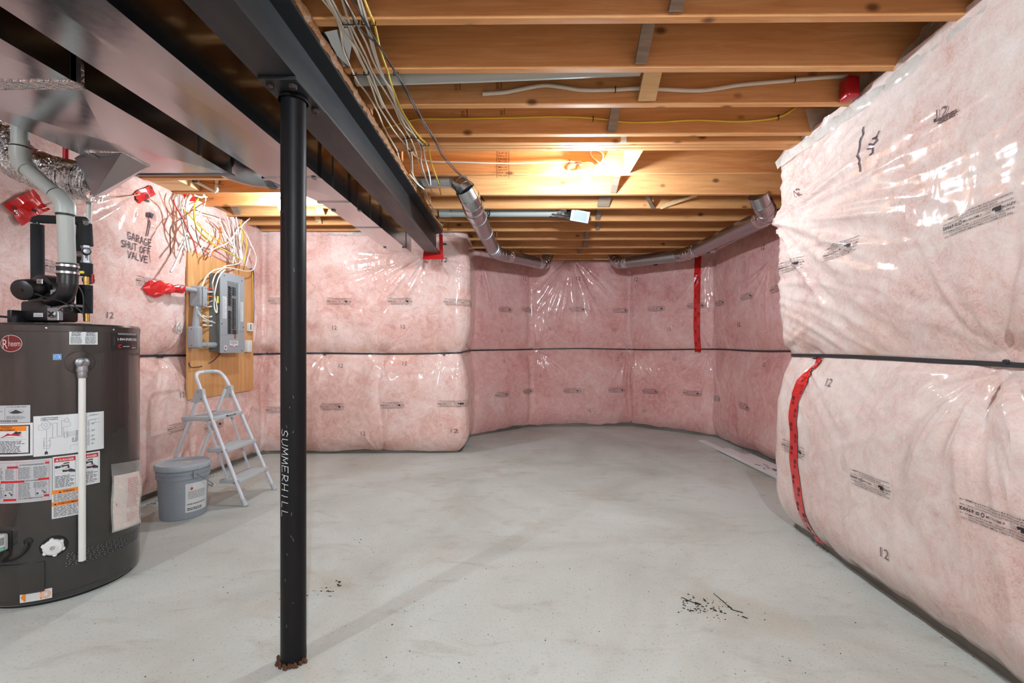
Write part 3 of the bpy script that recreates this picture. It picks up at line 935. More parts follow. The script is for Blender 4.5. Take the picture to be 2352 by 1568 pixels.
JR = [-2.8, -2.4, -2.0, -1.6, -1.2, -.8, -.4, 0.0, .4, .8, 1.1, 1.405, 1.70, 2.006, 2.302, 2.621, 2.727, 2.767, 2.808, 3.221, 3.651, 4.011, 4.411, 4.791, 5.181, 5.611, 5.981, 6.36]
for y in JR:
    x0 = -.95 if y < 4.9 else (-.80 if y < 5.8 else -.72)
    x1 = 1.80 if y < 2.85 else 2.52
    if y > 5.8: x0, x1 = -.55 + (y - 5.8) * .9, 2.4 - (y - 5.8) * .9
    board('joist', x0, x1, y, HJ, HJ + .236)
JL = [-2.6, -2.2, -1.8, -1.4, -1.0, -.6, -.2, .2, .6, 1.0, 1.4, 1.8, 2.1, 2.4, 2.70, 3.0, 3.281, 3.581, 3.901, 4.211, 4.521, 4.75]
for y in JL:
    board('joist', -2.93, -.80, y, HJ, HJ + .236)
# rim boards under film at the outer walls
def rim(a, b, mat='clear_film'):
    m = MB(); a, b = Vector(a), Vector(b); t = (b - a).normalized(); n = Vector((t.y, -t.x))
    for th, mi in ((.0, 0),):
        p = [(a.x, a.y), (b.x, b.y), (b.x - n.x * .04, b.y - n.y * .04), (a.x - n.x * .04, a.y - n.y * .04)]
        m.prism(p, 'z', HJ - .02, HJ + .236)
    return m.build('rim_board', 'pale_wood', ceil, smooth=0)
for a, b in (((-2.88, -3.2), (-2.88, 4.95)), ((-2.88, 4.96), (-.75, 5.0)), ((-.75, 5.0), (-.75, 5.85)), ((-.75, 5.85), (.03, 6.63)), ((.03, 6.63), (1.53, 6.72)), ((1.53, 6.72), (2.48, 5.85)), ((2.50, 5.85), (2.50, 2.85)), ((1.77, 2.86), (1.75, -3.2))):
    rim(a, b)
# bridging: strips from the foot of one joist to the head of the next
def strip(name, p, q, wd, th, mat, parent):
    p, q = Vector(p), Vector(q); d = (q - p).normalized(); x = Vector((1, 0, 0)); n = d.cross(x).normalized()
    m = MB(); hw, ht = x * wd / 2, n * th / 2
    m.hexa([p - hw - ht, p + hw - ht, p + hw + ht, p - hw + ht, q - hw - ht, q + hw - ht, q + hw + ht, q - hw + ht])
    return m.build(name, mat, parent, smooth=0)
def bridge(u, v, yfar, ynear, wd=.06, mat='grey_wood'):
    b = at_y(u, v, yfar - .022)
    strip('bridging', (b.x, yfar - .03, HJ + .012), (b.x + .01, ynear + .03, HJ + .225), wd, .019, mat, ceil)
for u, v, yf, yn, wd, mt in ((1549, 36, 1.70, 1.405, .05, 'grey_wood'), (1470, 153, 2.006, 1.70, .05, 'grey_wood'), (1484, 234, 2.302, 2.006, .085, 'pale_wood'), (1404, 306, 2.621, 2.302, .05, 'grey_wood'),
                             (1408, 438, 3.651, 3.221, .045, 'grey_wood'), (1385, 477, 4.011, 3.651, .10, 'grey_wood'), (1372, 508, 4.411, 4.011, .045, 'grey_wood'), (1372, 530, 4.791, 4.411, .04, 'grey_wood'),
                             (1346, 549, 5.181, 4.791, .045, 'grey_wood'), (1343, 569, 5.611, 5.181, .05, 'grey_wood'), (1330, 582, 5.981, 5.611, .05, 'grey_wood'),
                             (548, 493, 4.211, 3.901, .06, 'grey_wood'), (740, 500, 4.211, 3.901, .06, 'pale_wood'), (735, 520, 4.521, 4.211, .05, 'pale_wood')):
    bridge(u, v, yf, yn, wd, mt)
# wide pale blocking board beside the lamp, and loose pieces in the next bays
q = at_y(1440, 402, 3.2); r_ = at_y(1478, 349, 2.84)
m = MB(); m.box((-.019, 0, 0), (.019, .41, .20)); o = m.build('blocking', 'pale_wood', ceil, smooth=0); o.location = Vector((q.x, 2.83, HJ + .004)) - ceil.location
strip('bridging', at_y(1500, 476, 3.99), at_y(1474, 449, 3.68) + Vector((0, 0, .08)), .035, .019, 'grey_wood', ceil)
m = MB(); m.tube([at_y(1516, 476, 3.98), at_y(1560, 460, 3.95), at_y(1600, 447, 3.9)], .018, 4); m.build('bridging', 'pale_wood', ceil, smooth=0)
m = MB(); m.box((-.6, -.019, 0), (.6, .019, .06)); o = m.build('blocking', 'pale_wood', ceil, smooth=0); o.location = (-2.05, 4.06, HJ + .06); o.rotation_euler = (0, .10, .05)
# block on the left-hand joists, scab pieces on the beam end of the joists
m = MB(); m.box((-2.86, 3.33, HJ + .01), (-2.52, 3.55, HJ + .236)); m.build('blocking', 'pale_wood', ceil, smooth=0)
for y in (1.70, 2.006, 2.302, 2.621):
    m = MB(); m.box((-.79, y + .0, HJ + .02), (-.60, y + .05, HJ + .07)); m.build('scab_block', 'pale_wood', ceil, smooth=0)
# stamps printed on the joists
p = Print()
p.rect(-.043, -.1, -.039, .1, 'stamp_brown'); p.rect(.039, -.1, .043, .1, 'stamp_brown')
for k, t in enumerate(('KD-HT', 'S-P-F', 'No.2', 'NLGA', '38 x 235', 'S-DRY', 'MILL 42', 'KD-HT', 'S-P-F', 'NLGA')):
    p.text(t, 0, .085 - k * .0195, .0165, 'stamp_brown', align='c', width=.062, bold=.02)
c = at_y(1155, 375, 3.2)
p.build('printed_stamp', lambda x, y, l: np.stack([c.x + x, np.full_like(x, 3.2005 - .0), c.z + y], axis=-1), ceil)
for (u, v, yy, sz, t) in ((1052, 200, 2.281, .04, 'KD'), (1147, 198, 2.281, .04, 'SPF'), (1068, 263, 2.60, .05, 'SPF'), (1155, 258, 2.60, .035, 'KD'), (1136, 543, 4.771, .10, 'SPF')):
    c2 = at_y(u, v, yy - .0005); p = Print(); p.text(t, 0, 0, sz * .6, 'stamp_brown', align='c', rot=PI / 2); p.rect(sz * .2, -sz * .4, sz * .3, sz * .6, 'stamp_brown')
    p.build('printed_stamp', (lambda c2: lambda x, y, l: np.stack([c2.x + x, np.full_like(x, c2.y - .003), c2.z + y], axis=-1))(c2), ceil)
# film ends hanging at the top of the right-hand wall, and milky film over the rim
def sheet(name, rows, mat, parent, jitter=.006, seed=0):
    R = random.Random(seed); m = MB(); nu, nv = len(rows), len(rows[0]); P = []
    for r in rows:
        for q in r: P.append(Vector(q) + Vector((R.uniform(-1, 1), R.uniform(-1, 1), R.uniform(-1, 1))) * jitter)
    m.grid(P, nu, nv); return m.build(name, mat, parent, smooth=80, recalc=False)
rows = []
for i in range(60):
    y = .7 + i * .038; wv = .012 * math.sin(i * .9) + .01 * math.sin(i * 2.3)
    rows.append([(1.70, y, HJ + .17), (1.665 + wv * .5, y, HJ + .08), (1.615 + wv, y, HJ + .005 + wv), (1.585 + wv, y, HJ - .03), (1.60, y, HJ - .07)])
sheet('film_edge', rows, 'clear_film', WALLS[8], .004, 3)
for yy, pl in ((1.975, [(2140, 57), (2232, 51), (2050, 164), (2075, 118)]), (2.59, [(1850, 250), (1926, 247), (1866, 309), (1858, 285)]), (2.272, [(1960, 172), (2040, 170), (1952, 242), (1975, 205)])):
    m = MB(); P_ = [at_y(u, v, yy) for u, v in pl]; c0_ = sum(P_, Vector()) / 4 + Vector((0, -.012, 0))
    m.add(P_ + [c0_], [(0, 1, 4), (1, 2, 4), (2, 3, 4), (3, 0, 4)]); m.build('film_flap', 'clear_film', WALLS[8], smooth=80, recalc=False)
rows = []
for i in range(44):
    x = -2.75 + i * .046; wv = .012 * math.sin(i * 1.1)
    rows.append([(x, 4.95, HJ + .12), (x, 4.90 + wv, HJ + .05), (x, 4.82 + wv, HJ + .0), (x, 4.79, HJ - .04)])
sheet('film_edge', rows, 'clear_film', WALLS[1], .004, 4)
rows = []
for i in range(50):
    y = 2.4 + i * .048; wv = .014 * math.sin(i * 1.3)
    rows.append([(-2.86, y, HJ + .1), (-2.80 + wv, y, HJ + .03), (-2.74 + wv, y, HJ - .01), (-2.76, y, HJ - .06)])
sheet('film_edge', rows, 'clear_film', WALLS[0], .006, 5)
rows = []
for i in range(36):
    x = 0.0 + i * .042; wv = .012 * math.sin(i * 1.7)
    rows.append([(x, 6.66, HJ + .1), (x, 6.62 + wv, HJ + .03), (x, 6.57 + wv, HJ - .02), (x, 6.60, HJ - .06)])
sheet('film_edge', rows, 'clear_film', WALLS[4], .005, 6)

# ================================================================== STEEL BEAM AND POST
BB, BT = EYE + .915, EYE + 1.152
y0, y1 = -3.1, 4.62
def bx(y): return -.843 - (y - 1.6) * .0178
beam = empty('steel_beam', (bx(1.6), 1.6, BB), 'long dark grey steel I-beam carrying the joists above the post', 'beam')
m = MB(); hw, tf, tw = .0675, .010, .0045
prof = [(-hw, BB), (hw, BB), (hw, BB + tf), (tw, BB + tf + .008), (tw, BT - tf - .008), (hw, BT - tf), (hw, BT), (-hw, BT), (-hw, BT - tf), (-tw, BT - tf - .008), (-tw, BB + tf + .008), (-hw, BB + tf)]
n = len(prof)
vv = [(bx(y0) + a, y0, b) for a, b in prof] + [(bx(y1) + a, y1, b) for a, b in prof]
ff = [tuple(range(n)), tuple(reversed(range(n, 2 * n)))] + [(i, (i + 1) % n, (i + 1) % n + n, i + n) for i in range(n)]
m.add(vv, ff); m.build('beam_section', 'beam_steel', beam, smooth=0)
m = MB(); k = 40
P = []
R = random.Random(4)
for i in range(k * 6 + 1):
    y = y0 + (y1 - y0) * i / (k * 6); e = R.uniform(-.006, .006)
    x = bx(y)
    P += [(x - .07, y, BT + .001), (x + .070 + e, y, BT + .001), (x + .072 + R.uniform(-.004, .004), y, BT + .022), (x + .070 + R.uniform(-.004, .004), y, HJ - .001), (x - .07, y, HJ - .001)]
m.grid(P, k * 6 + 1, 5); m.build('nailing_board', 'rough_wood', beam, smooth=0)

PX, PY = -.838, 1.662
post = empty('steel_post', (PX, PY, 0), 'black round steel post with chalk lettering standing on concrete', 'post')
m = MB(); m.lathe([(.0430, 0.0), (.0432, .02), (.0425, .05), (.0425, 1.98), (.0425, BB - .014)], (PX, PY, 0), n=40, cap=False)
m.lathe([(.050, BB - .03), (.0505, BB - .026), (.045, BB - .0135)], (PX, PY, 0), n=40, cap=False)
m.build('post_pipe', 'post_steel', post, smooth=40)
m = MB(); m.bbox((PX - .066, PY - .115, BB - .013), (PX + .066, PY + .115, BB - .0005), .002, 1); m.build('cap_plate', 'beam_steel', post)
for sx in (-1, 1):
    for sy in (-1, 1):
        m = MB(); c = (PX + sx * .040, PY + sy * .082, BB - .028)
        m.lathe([(.0125, 0), (.0135, .002), (.0135, .014), (.012, .016)], c, n=6); m.build('bolt', 'bolt_steel', post, smooth=20)
m = MB(); R = random.Random(9)
for i in range(60):
    a = R.uniform(PI, 2 * PI); rr = R.uniform(.043, .056)
    c = (PX + rr * math.cos(a), PY + rr * math.sin(a), 0)
    m.lathe([(R.uniform(.002, .006), 0), (R.uniform(.002, .006), R.uniform(.003, .012)), (.0008, R.uniform(.012, .02))], c, n=5)
o = m.build('base_rust', 'rust', post, smooth=0); o['kind'] = 'stuff'
# chalk lettering, reading downwards
p = Print(); p.seg = .003; handwriting(p, 'SUMMERHILL', 0, 0, .026, .0318, 'chalk', pen=.0020, slope=.15)
zt = EYE - (985 - CV) * 1.63 / F
def post_map(a0, z_top, r=.0427):
    return lambda x, y, l: np.stack([PX + (r + l * .0003) * np.cos(a0 + y / r), PY + (r + l * .0003) * np.sin(a0 + y / r), z_top - x], axis=-1)
p.build('chalk_lettering', post_map(math.radians(237), zt), post)
p = Print(); R = random.Random(2)
for k in range(16):
    a = R.uniform(-.02, .03); x = R.uniform(-.9, .6); p.stroke([(x, a), (x + R.uniform(.002, .014), a + R.uniform(-.004, .004))], .0014, 'label_line')
p.build('scuff_marks', post_map(math.radians(260), .75), post)['kind'] = 'stuff'

# ================================================================== RECTANGULAR DUCTS
HD = EYE + .92
def duct_panel(m, x0, x1, ya, yb, z, dip=.006):
    """bottom sheet with cross-broken facets"""
    c = ((x0 + x1) / 2, (ya + yb) / 2, z - dip)
    m.add([(x0, ya, z), (x1, ya, z), (x1, yb, z), (x0, yb, z), c], [(0, 4, 1), (1, 4, 2), (2, 4, 3), (3, 4, 0)])
def duct_box(m, x0, x1, ya, yb, z0, z1, x0b=None, x1b=None):
    x0b = x0 if x0b is None else x0b; x1b = x1 if x1b is None else x1b
    m.add([(x0, ya, z0), (x1, ya, z0), (x1b, yb, z0), (x0b, yb, z0), (x0, ya, z1), (x1, ya, z1), (x1b, yb, z1), (x0b, yb, z1)],
          [(4, 5, 6, 7), (0, 1, 5, 4), (1, 2, 6, 5), (2, 3, 7, 6), (3, 0, 4, 7)])
XR = -1.112; XL = -1.417; XS = -1.305; ZT1 = HD + .205
sd = empty('supply_duct', (-1.26, 2.0, HD), 'shiny galvanized supply duct running beside the steel beam to the back wall', 'duct')
for ya, yb in ((-2.9, -1.4), (-1.4, .1), (.1, 2.50)):
    m = MB(); duct_box(m, XL, XR, ya, yb, HD, ZT1); duct_panel(m, XL, XR, ya, yb, HD, .004); m.build('duct_section', 'galvanized', sd, smooth=0)
m = MB(); duct_box(m, XL, XR, 2.50, 2.92, HD, ZT1, XS, XR)
m.add([(XL, 2.50, HD), (XR, 2.50, HD), (XR, 2.92, HD), (XS, 2.92, HD), ((XL + XR) / 2 + .03, 2.70, HD - .004)], [(0, 4, 1), (1, 4, 2), (2, 4, 3), (3, 4, 0)])
m.build('duct_reducer', 'galvanized', sd, smooth=0)
for ya, yb in ((2.92, 3.55), (3.55, 4.42), (4.42, 4.50)):
    m = MB(); duct_box(m, XS, XR, ya, yb, HD, ZT1); duct_panel(m, XS, XR, ya, yb, HD, .003)
    m.add([(XS, yb, HD), (XR, yb, HD), (XR, yb, ZT1), (XS, yb, ZT1)], [(0, 1, 2, 3)]) if yb == 4.50 else None
    m.build('duct_section', 'galvanized', sd, smooth=0)
for y, xa in ((-1.4, XL), (.1, XL), (2.50, XL), (2.92, XS), (3.55, XS)):
    m = MB(); t = .004
    m.box((xa - .010, y - .014, HD - t - .003), (XR + .010, y + .014, HD + .001))
    m.box((XR, y - .012, HD - t), (XR + .010, y + .012, ZT1 + .004)); m.box((xa - .010, y - .012, HD - t), (xa, y + .012, ZT1))
    m.build('seam_cleat', 'galvanized', sd, smooth=0)
for y in (2.66, 3.05, 3.30, 4.30):
    m = MB(); m.box((XR, y - .002, HD + .002), (XR + .004, y + .002, ZT1)); m.build('standing_seam', 'dull_metal', sd, smooth=0)
for (u, v) in ((722, 410), (766, 484), (826, 484), (884, 569), (927, 569)):
    q = at_z(u, v, HD - .005); m = MB(); m.bbox((q.x - .012, q.y - .016, HD - .008), (q.x + .012, q.y + .016, HD - .002), .002, 1); m.build('cleat_tab', 'dull_metal', sd)

XA, XB = -2.125, -1.565
rd = empty('return_duct', (-1.85, 1.6, HD), 'wide galvanized return duct above the water heater', 'duct')
for ya, yb in ((-2.9, -1.0), (-1.0, .4), (.4, 1.60)):
    m = MB(); duct_box(m, XA, XB, ya, yb, HD, ZT1 + .02); duct_panel(m, XA, XB, ya, yb, HD, .010); m.build('duct_section', 'galvanized', rd, smooth=0)
m = MB(); duct_box(m, XA, XB, 1.60, 2.45, HD, ZT1 + .02); duct_panel(m, XA, XB, 1.60, 2.45, HD, .012)
m.add([(XA, 2.45, HD), (XB, 2.45, HD), (XB, 2.45, ZT1 + .02), (XA, 2.45, ZT1 + .02)], [(0, 1, 2, 3)])
m.build('duct_section', 'galvanized', rd, smooth=0)
m = MB(); m.box((XA - .006, 1.575, HD - .006), (XB + .006, 1.625, HD + .001)); m.box((XB, 1.585, HD - .004), (XB + .010, 1.615, ZT1)); m.build('seam_cleat', 'foil', rd, smooth=0)
m = MB(); m.box((XA - .004, 2.435, HD - .005), (XB + .012, 2.456, HD + .001)); m.box((XB, 2.20, HD), (XB + .006, 2.216, ZT1)); m.build('end_flange', 'dull_metal', rd, smooth=0)
m = MB(); m.box((XB, 1.585, HD + .0), (XB + .012, 1.60, ZT1)); m.build('drive_cleat', 'dull_metal', rd, smooth=0)

# end take-off: crimped collar and elbow
to = empty('takeoff_elbow', (-1.60, 2.5, HD + .08), 'silver crimped duct elbow between the two rectangular ducts', 'duct')
a0 = Vector((-1.63, 2.452, HD + .085))
arc = [a0, a0 + Vector((0, .07, 0)), a0 + Vector((.02, .13, 0)), a0 + Vector((.07, .19, 0)), a0 + Vector((.14, .22, 0))]
m = MB(); m.tube(smooth_path(arc, 3), .078, 24); m.build('elbow', 'galvanized_pipe', to, smooth=25)
m = MB()
for i in range(36):
    t = 2 * PI * i / 36; c = arc[-1] + Vector((0, math.cos(t) * .078, math.sin(t) * .078))
    m.tube([c, c + Vector((.045, 0, 0))], .0045, 4)
m.build('crimped_end', 'galvanized_pipe', to, smooth=0)
m = MB(); b0 = arc[-1] + Vector((.03, .0, 0)); m.tube(smooth_path([b0, b0 + Vector((.10, .01, .0)), b0 + Vector((.17, .06, .0)), b0 + Vector((.19, .16, .0)), b0 + Vector((.19, .9, .0))], 4), .074, 24)
m.build('branch_pipe', 'galvanized_pipe', to, smooth=25)

# ---- round pipes
def elbow_rings(m, path, r, n=28):
    for q, t in path:
        t = Vector(t).normalized(); q = Vector(q)
        m.tube([q - t * .006, q + t * .006], r * 1.035, n)
def round_run(name, label, pts, r, mat='galvanized_pipe', gores=(), bands=(), parent=None, closed=False):
    t = empty(name, pts[0], label, 'duct')
    for a, b in zip(pts[:-1], pts[1:]):
        pass
    return t
HP = EYE + 1.075; r6 = .073
pa = empty('round_duct', (-.39, 3.45, HP), 'galvanized round duct bending from the beam towards the bay, left one', 'duct')
A0 = at_y(955, 413, 3.42); A1 = at_y(1040, 412, 3.42); A2 = at_z(1082, 452, HP); A3 = at_z(1133, 574, HP); A4 = at_z(1150, 584, HP); A5 = at_z(1246, 605, HP)
A2.y = 3.42; A2 = at_y(1079, 452, 3.36)
m = MB(); m.tube([A0, A1], .060, 24); m.build('stub_pipe', 'galvanized_pipe', pa, smooth=30)
def gored(name, p0, d0, p1, d1, r, parent, mat='galvanized'):
    """adjustable elbow: straight gores between two directions"""
    p0, p1, d0, d1 = Vector(p0), Vector(p1), Vector(d0).normalized(), Vector(d1).normalized(); L = (p1 - p0).length
    c0, c1 = p0 + d0 * L * .36, p1 - d1 * L * .36; pts = []
    for i in range(5):
        t = i / 4; pts.append(p0 * (1 - t) ** 3 + c0 * 3 * t * (1 - t) ** 2 + c1 * 3 * t * t * (1 - t) + p1 * t ** 3)
    m = MB(); m.tube(pts, r, 26); o = m.build(name, mat, parent, smooth=14)
    m = MB()
    for i in range(1, 4):
        d = (pts[i + 1] - pts[i - 1]).normalized(); m.tube([pts[i] - d * .004, pts[i] + d * .004], r * 1.03, 26)
    m.build('elbow_bead', mat, o, smooth=14)
    return o
dA = (A3 - at_z(1090, 485, HP)).normalized()
B0 = at_z(1090, 485, HP)
gored('elbow', A1, A1 - A0, at_y(1071, 438, 3.40), Vector((.5, .2, -.5)), .064, pa, 'galvanized_pipe')
gored('elbow', at_y(1068, 434, 3.40), Vector((.4, .3, -.6)), B0, dA, r6 + .004, pa)
m = MB(); m.tube([B0 - dA * .06, B0 + dA * .07], r6 + .007, 28); m.build('collar', 'galvanized', pa, smooth=30)
m = MB(); m.tube([B0, B0.lerp(A3, .45)], r6, 28); m.tube([B0.lerp(A3, .44), A3], r6 - .003, 28); m.build('straight_pipe', 'galvanized_pipe', pa, smooth=30)
for f in (.12, .45, .93):
    m = MB(); q = B0.lerp(A3, f); m.tube([q - dA * .005, q + dA * .005], r6 + .003, 28); m.build('pipe_bead', 'galvanized_pipe', pa, smooth=30)
d2 = (A5 - A4).normalized()
gored('elbow', A3, dA, A4 + d2 * .10, d2, r6, pa, 'galvanized_pipe')
m = MB(); m.tube([A4 + d2 * .08, A5], r6 - .003, 28); m.build('straight_pipe', 'galvanized_pipe', pa, smooth=30)
m = MB(); m.tube([A4 + d2 * .10, A4 + d2 * .17], r6 + .002, 28); m.build('foil_tape', 'foil', pa, smooth=30)
m = MB(); m.tube([A5 - d2 * .10, A5 - d2 * .03], r6 + .002, 28); m.build('foil_tape', 'foil', pa, smooth=30)
gored('elbow', A5, d2, A5 + d2 * .12 + Vector((0, .03, .16)), Vector((0, 0, 1)), r6 + .002, pa)
# paper tag on the collar
p = Print(); p.rect(-.022, -.022, .022, .022, 'label_white'); p.frame(-.016, -.016, .0, .012, .004, 'label_ink'); p.rect(.004, -.012, .014, .014, 'label_ink'); 
def tube_map(c, ax, r, a0):
    c = Vector(c); ax = Vector(ax).normalized(); x = Vector((1, 0, 0)); x = (x - ax * x.dot(ax)).normalized(); y = ax.cross(x)
    def f(u, v, l):
        ang = a0 + u / r; rr = r + .0008 + l * .0006
        return np.array([list(c + ax * float(vv_) + (x * math.cos(an) + y * math.sin(an)) * float(r_)) for an, vv_, r_ in zip(ang, -v, rr)])
    return f
p.build('paper_tag', tube_map(B0 + dA * .01, dA, r6 + .0075, math.radians(-95)), pa)

HQ = EYE + 1.10
pb = empty('round_duct', (2.05, 3.9, HQ), 'galvanized round duct along the right of the bay ceiling', 'duct')
Q1 = at_z(1770, 492, HQ); Q1.y -= .0
Q2 = at_z(1592, 577, HQ); Q3 = at_z(1568, 585, HQ); Q4 = at_z(1424, 604, HQ)
dB = (Q2 - Q1).normalized(); dC = (Q4 - Q3).normalized()
U0 = at_y(1742, 446, Q1.y - .16)
gored('elbow', U0, Vector((.35, .3, -.7)), Q1 + dB * .10, dB, r6 + .004, pb)
m = MB(); m.tube([Q1 + dB * .07, Q1 + dB * .16], r6 + .004, 28); m.build('foil_tape', 'foil', pb, smooth=30)
m = MB(); m.tube([Q1 + dB * .05, Q2], r6 - .002, 28); m.build('straight_pipe', 'galvanized_pipe', pb, smooth=30)
m = MB(); q = Q1.lerp(Q2, .04) ; x_ = Vector((0, 0, -1))
m.tube([Q1 + dB * .1 + Vector((.03, 0, -r6)), Q2 + Vector((.03, 0, -r6 + .002))], .004, 5); m.build('lock_seam', 'galvanized_pipe', pb, smooth=30)
m = MB(); m.tube([Q2 - dB * .09, Q2 - dB * .02], r6 + .003, 28); m.build('foil_tape', 'foil', pb, smooth=30)
gored('elbow', Q2 - dB * .03, dB, Q3 + dC * .06, dC, r6 + .003, pb)
m = MB(); m.tube([Q3, Q4], r6 - .002, 28); m.build('straight_pipe', 'galvanized_pipe', pb, smooth=30)
m = MB(); m.tube([Q4 - dC * .11, Q4 - dC * .05], r6 + .002, 28); m.build('foil_tape', 'foil', pb, smooth=30)
gored('elbow', Q4 - dC * .02, dC, Q4 + dC * .09 + Vector((0, .04, .17)), Vector((0, 0, 1)), r6 + .003, pb)
p = Print(); p.rect(-.02, -.02, .02, .02, 'label_white'); p.rect(-.004, -.014, .012, .012, 'label_red'); p.rect(-.014, -.012, -.008, .012, 'label_ink')
p.build('paper_tag', tube_map(at_y(1765, 472, Q1.y - .06) , (Q1 - U0), r6 + .012, math.radians(-70)), pb)

# grey plastic pipe and damper box in the far bay
pc = empty('exhaust_pipe', (0, 4.2, HJ), 'grey round exhaust pipe above the far joists ending at a small damper box', 'duct')
C0 = at_y(1010, 486, 4.2); C1 = at_y(1295, 486, 4.2)
m = MB(); m.tube([C0, C1], .047, 22); m.build('pipe', 'pvc_grey', pc, smooth=30)
m = MB(); m.tube([at_y(1278, 486, 4.2), at_y(1300, 486, 4.2)], .052, 22); m.build('collar', 'foil', pc, smooth=30)
m = MB(); m.tube([C0, C0 + Vector((.1, 0, 0))], .051, 22); m.build('collar', 'pvc_grey', pc, smooth=30)
q = at_y(1331, 497, 4.16)
M = Matrix.Translation(q) @ Matrix.Rotation(.18, 4, 'Y') @ Matrix.Rotation(.25, 4, 'X')
m = MB(); m.bbox((-.085, -.07, -.052), (.085, .10, .052), .004, 1, M=M); m.build('damper_box', 'galvanized', pc)
m = MB(); m.box((-.06, -.074, -.038), (.06, -.07, .040), M=M); m.build('box_label', 'panel_side', pc, smooth=0)
m = MB(); m.tube([at_y(1296, 488, 4.2), at_y(1314, 497, 4.14)], [.040, .046], 4); m.build('taper', 'dull_metal', pc, smooth=0)
m = MB(); m.tube([at_y(1268, 491, 4.14), at_y(1314, 498, 4.10)], .004, 5); m.tube([at_y(1262, 497, 4.14), at_y(1308, 506, 4.10)], .004, 5); m.build('bracket_wire', 'staple_dark', pc)
# foil dryer-type pipe end by the beam
m = MB(); m.tube([at_y(1008, 518, 4.95), at_y(1030, 517, 4.95), at_y(1058, 518, 4.97)], [.04, .045, .03], 12); o = m.build('foil_sleeve', 'foil')
tag(o, 'crumpled foil sleeve poking out beside the beam end', 'duct')

# pale drain pipe slung below the second joist
m = MB(); m.tube([at_y(818, 178, 2.10), at_y(1100, 169, 2.10), at_y(1470, 154, 2.10)], .036, 20); o = m.build('drain_pipe', 'pvc_grey', smooth=30)
tag(o, 'pale grey plastic pipe slanting along the joists near the beam', 'pipe')
# sheet-metal panning by the beam
m = MB()
P4 = [at_y(722, 78, 1.78), at_y(815, 60, 1.80), at_y(800, 152, 1.96), at_y(774, 158, 1.97)]
m.hexa([P4[0], P4[1], P4[2], P4[3]] + [q + Vector((0, .002, .004)) for q in P4]); o = m.build('joist_panning', 'galvanized', smooth=0)
tag(o, 'bent sheet metal panel between the joists beside the cable bundle', 'panel')
# bracket hanging below the triple joist
q = at_y(1432, 322, 2.70); m = MB(); m.bbox((q.x - .016, 2.692, q.z - .018), (q.x + .016, 2.698, q.z + .018), .002, 1); m.box((q.x - .016, 2.66, q.z + .015), (q.x + .016, 2.695, q.z + .018))
o = m.build('angle_bracket', 'device_white', smooth=0); tag(o, 'small white angle bracket on the joist above the lamp', 'bracket')

# ---- flex duct and its boot
fx = empty('flex_duct', at_y(150, 380, 2.3), 'wrinkled silver foil flexible duct with sheet metal boot under return duct', 'duct')
path = smooth_path([at_y(-40, 300, 2.25), at_y(10, 335, 2.28), at_y(50, 372, 2.30), at_y(110, 398, 2.32), at_y(170, 412, 2.34), at_y(222, 424, 2.36)], 8)
tot = len(path); dense = []
for i in range(tot - 1):
    for k in range(5): dense.append(path[i].lerp(path[i + 1], k / 5))
R = random.Random(6)
rad = [.088 + .006 * math.sin(i * .62) ** 2 + R.uniform(-.0025, .0025) for i in range(len(dense))]
m = MB(); m.tube(dense, rad, 30); m.build('flexible_hose', 'foil', fx, smooth=50)
m = MB()
for i in range(12, len(dense) - 4, 20):
    d = (dense[i + 1] - dense[i]).normalized(); m.tube([dense[i] - d * .004, dense[i] + d * .004], .0955, 30)
m.build('hose_ribs', 'foil', fx, smooth=50)
bq = [at_z(197, 347, HD - .004), at_z(282, 347, HD - .004), at_z(342, 381, HD - .004), at_z(255, 381, HD - .004)]
# boot: rectangle under the duct down to an oval mouth at the hose
e0 = at_y(202, 372, 2.33); e1 = at_y(245, 452, 2.35)
mouth = [e0 + Vector((-.02, -.05, 0)), at_y(215, 452, 2.28), at_y(244, 448, 2.44), at_y(205, 362, 2.44)]
top = [Vector(bq[0]), Vector(bq[1]), Vector(bq[2]), Vector(bq[3])]
m = MB()
mA, mB_, mC, mD = mouth
m.add([top[0], top[1], top[2], top[3], mA, mB_, mC, mD], [(0, 1, 4), (1, 5, 4), (1, 2, 5), (2, 6, 5), (2, 3, 6), (3, 7, 6), (3, 0, 7), (0, 4, 7), (4, 5, 6, 7)])
m.build('duct_boot', 'galvanized_pipe', fx, smooth=0)
m = MB()
for a, b in zip(top, top[1:] + top[:1]):
    m.tube([a, b], .008, 4)
m.build('boot_flange', 'foil', fx, smooth=0)

# ================================================================== WATER HEATER
HX, HY, HR, HZ = -2.245, 2.236, .28, 1.238
wh = empty('water_heater', (HX, HY, 0), 'tall dark grey water heater with stickers beside the pail', 'water heater')
m = MB()
m.lathe([(HR - .012, .012), (HR - .004, .020), (HR - .004, .04), (HR, .045), (HR, HZ - .040), (HR + .002, HZ - .038), (HR + .002, HZ - .012), (HR - .004, HZ - .003), (HR - .02, HZ), (.0, HZ + .004)], (HX, HY, 0), n=96)
m.build('tank_jacket', 'heater_paint', wh, smooth=30)
m = MB(); m.lathe([(HR - .02, 0), (HR - .02, .014)], (HX, HY, 0), n=64); m.build('base_ring', 'black_plastic', wh)
def cyl_hit(u, v):
    r = ray(u, v); a = r.x ** 2 + r.y ** 2; b = -2 * (r.x * HX + r.y * HY); c = HX ** 2 + HY ** 2 - HR ** 2
    D = b * b - 4 * a * c
    k = (-b - math.sqrt(max(D, 0))) / (2 * a)
    return math.atan2(r.y * k - HY, r.x * k - HX), EYE + r.z * k
def cyl_map(a0, z0, off=.0012):
    return lambda x, y, l: np.stack([HX + (HR + off + l * .0005) * np.cos(a0 + x / HR), HY + (HR + off + l * .0005) * np.sin(a0 + x / HR), z0 + y], axis=-1)
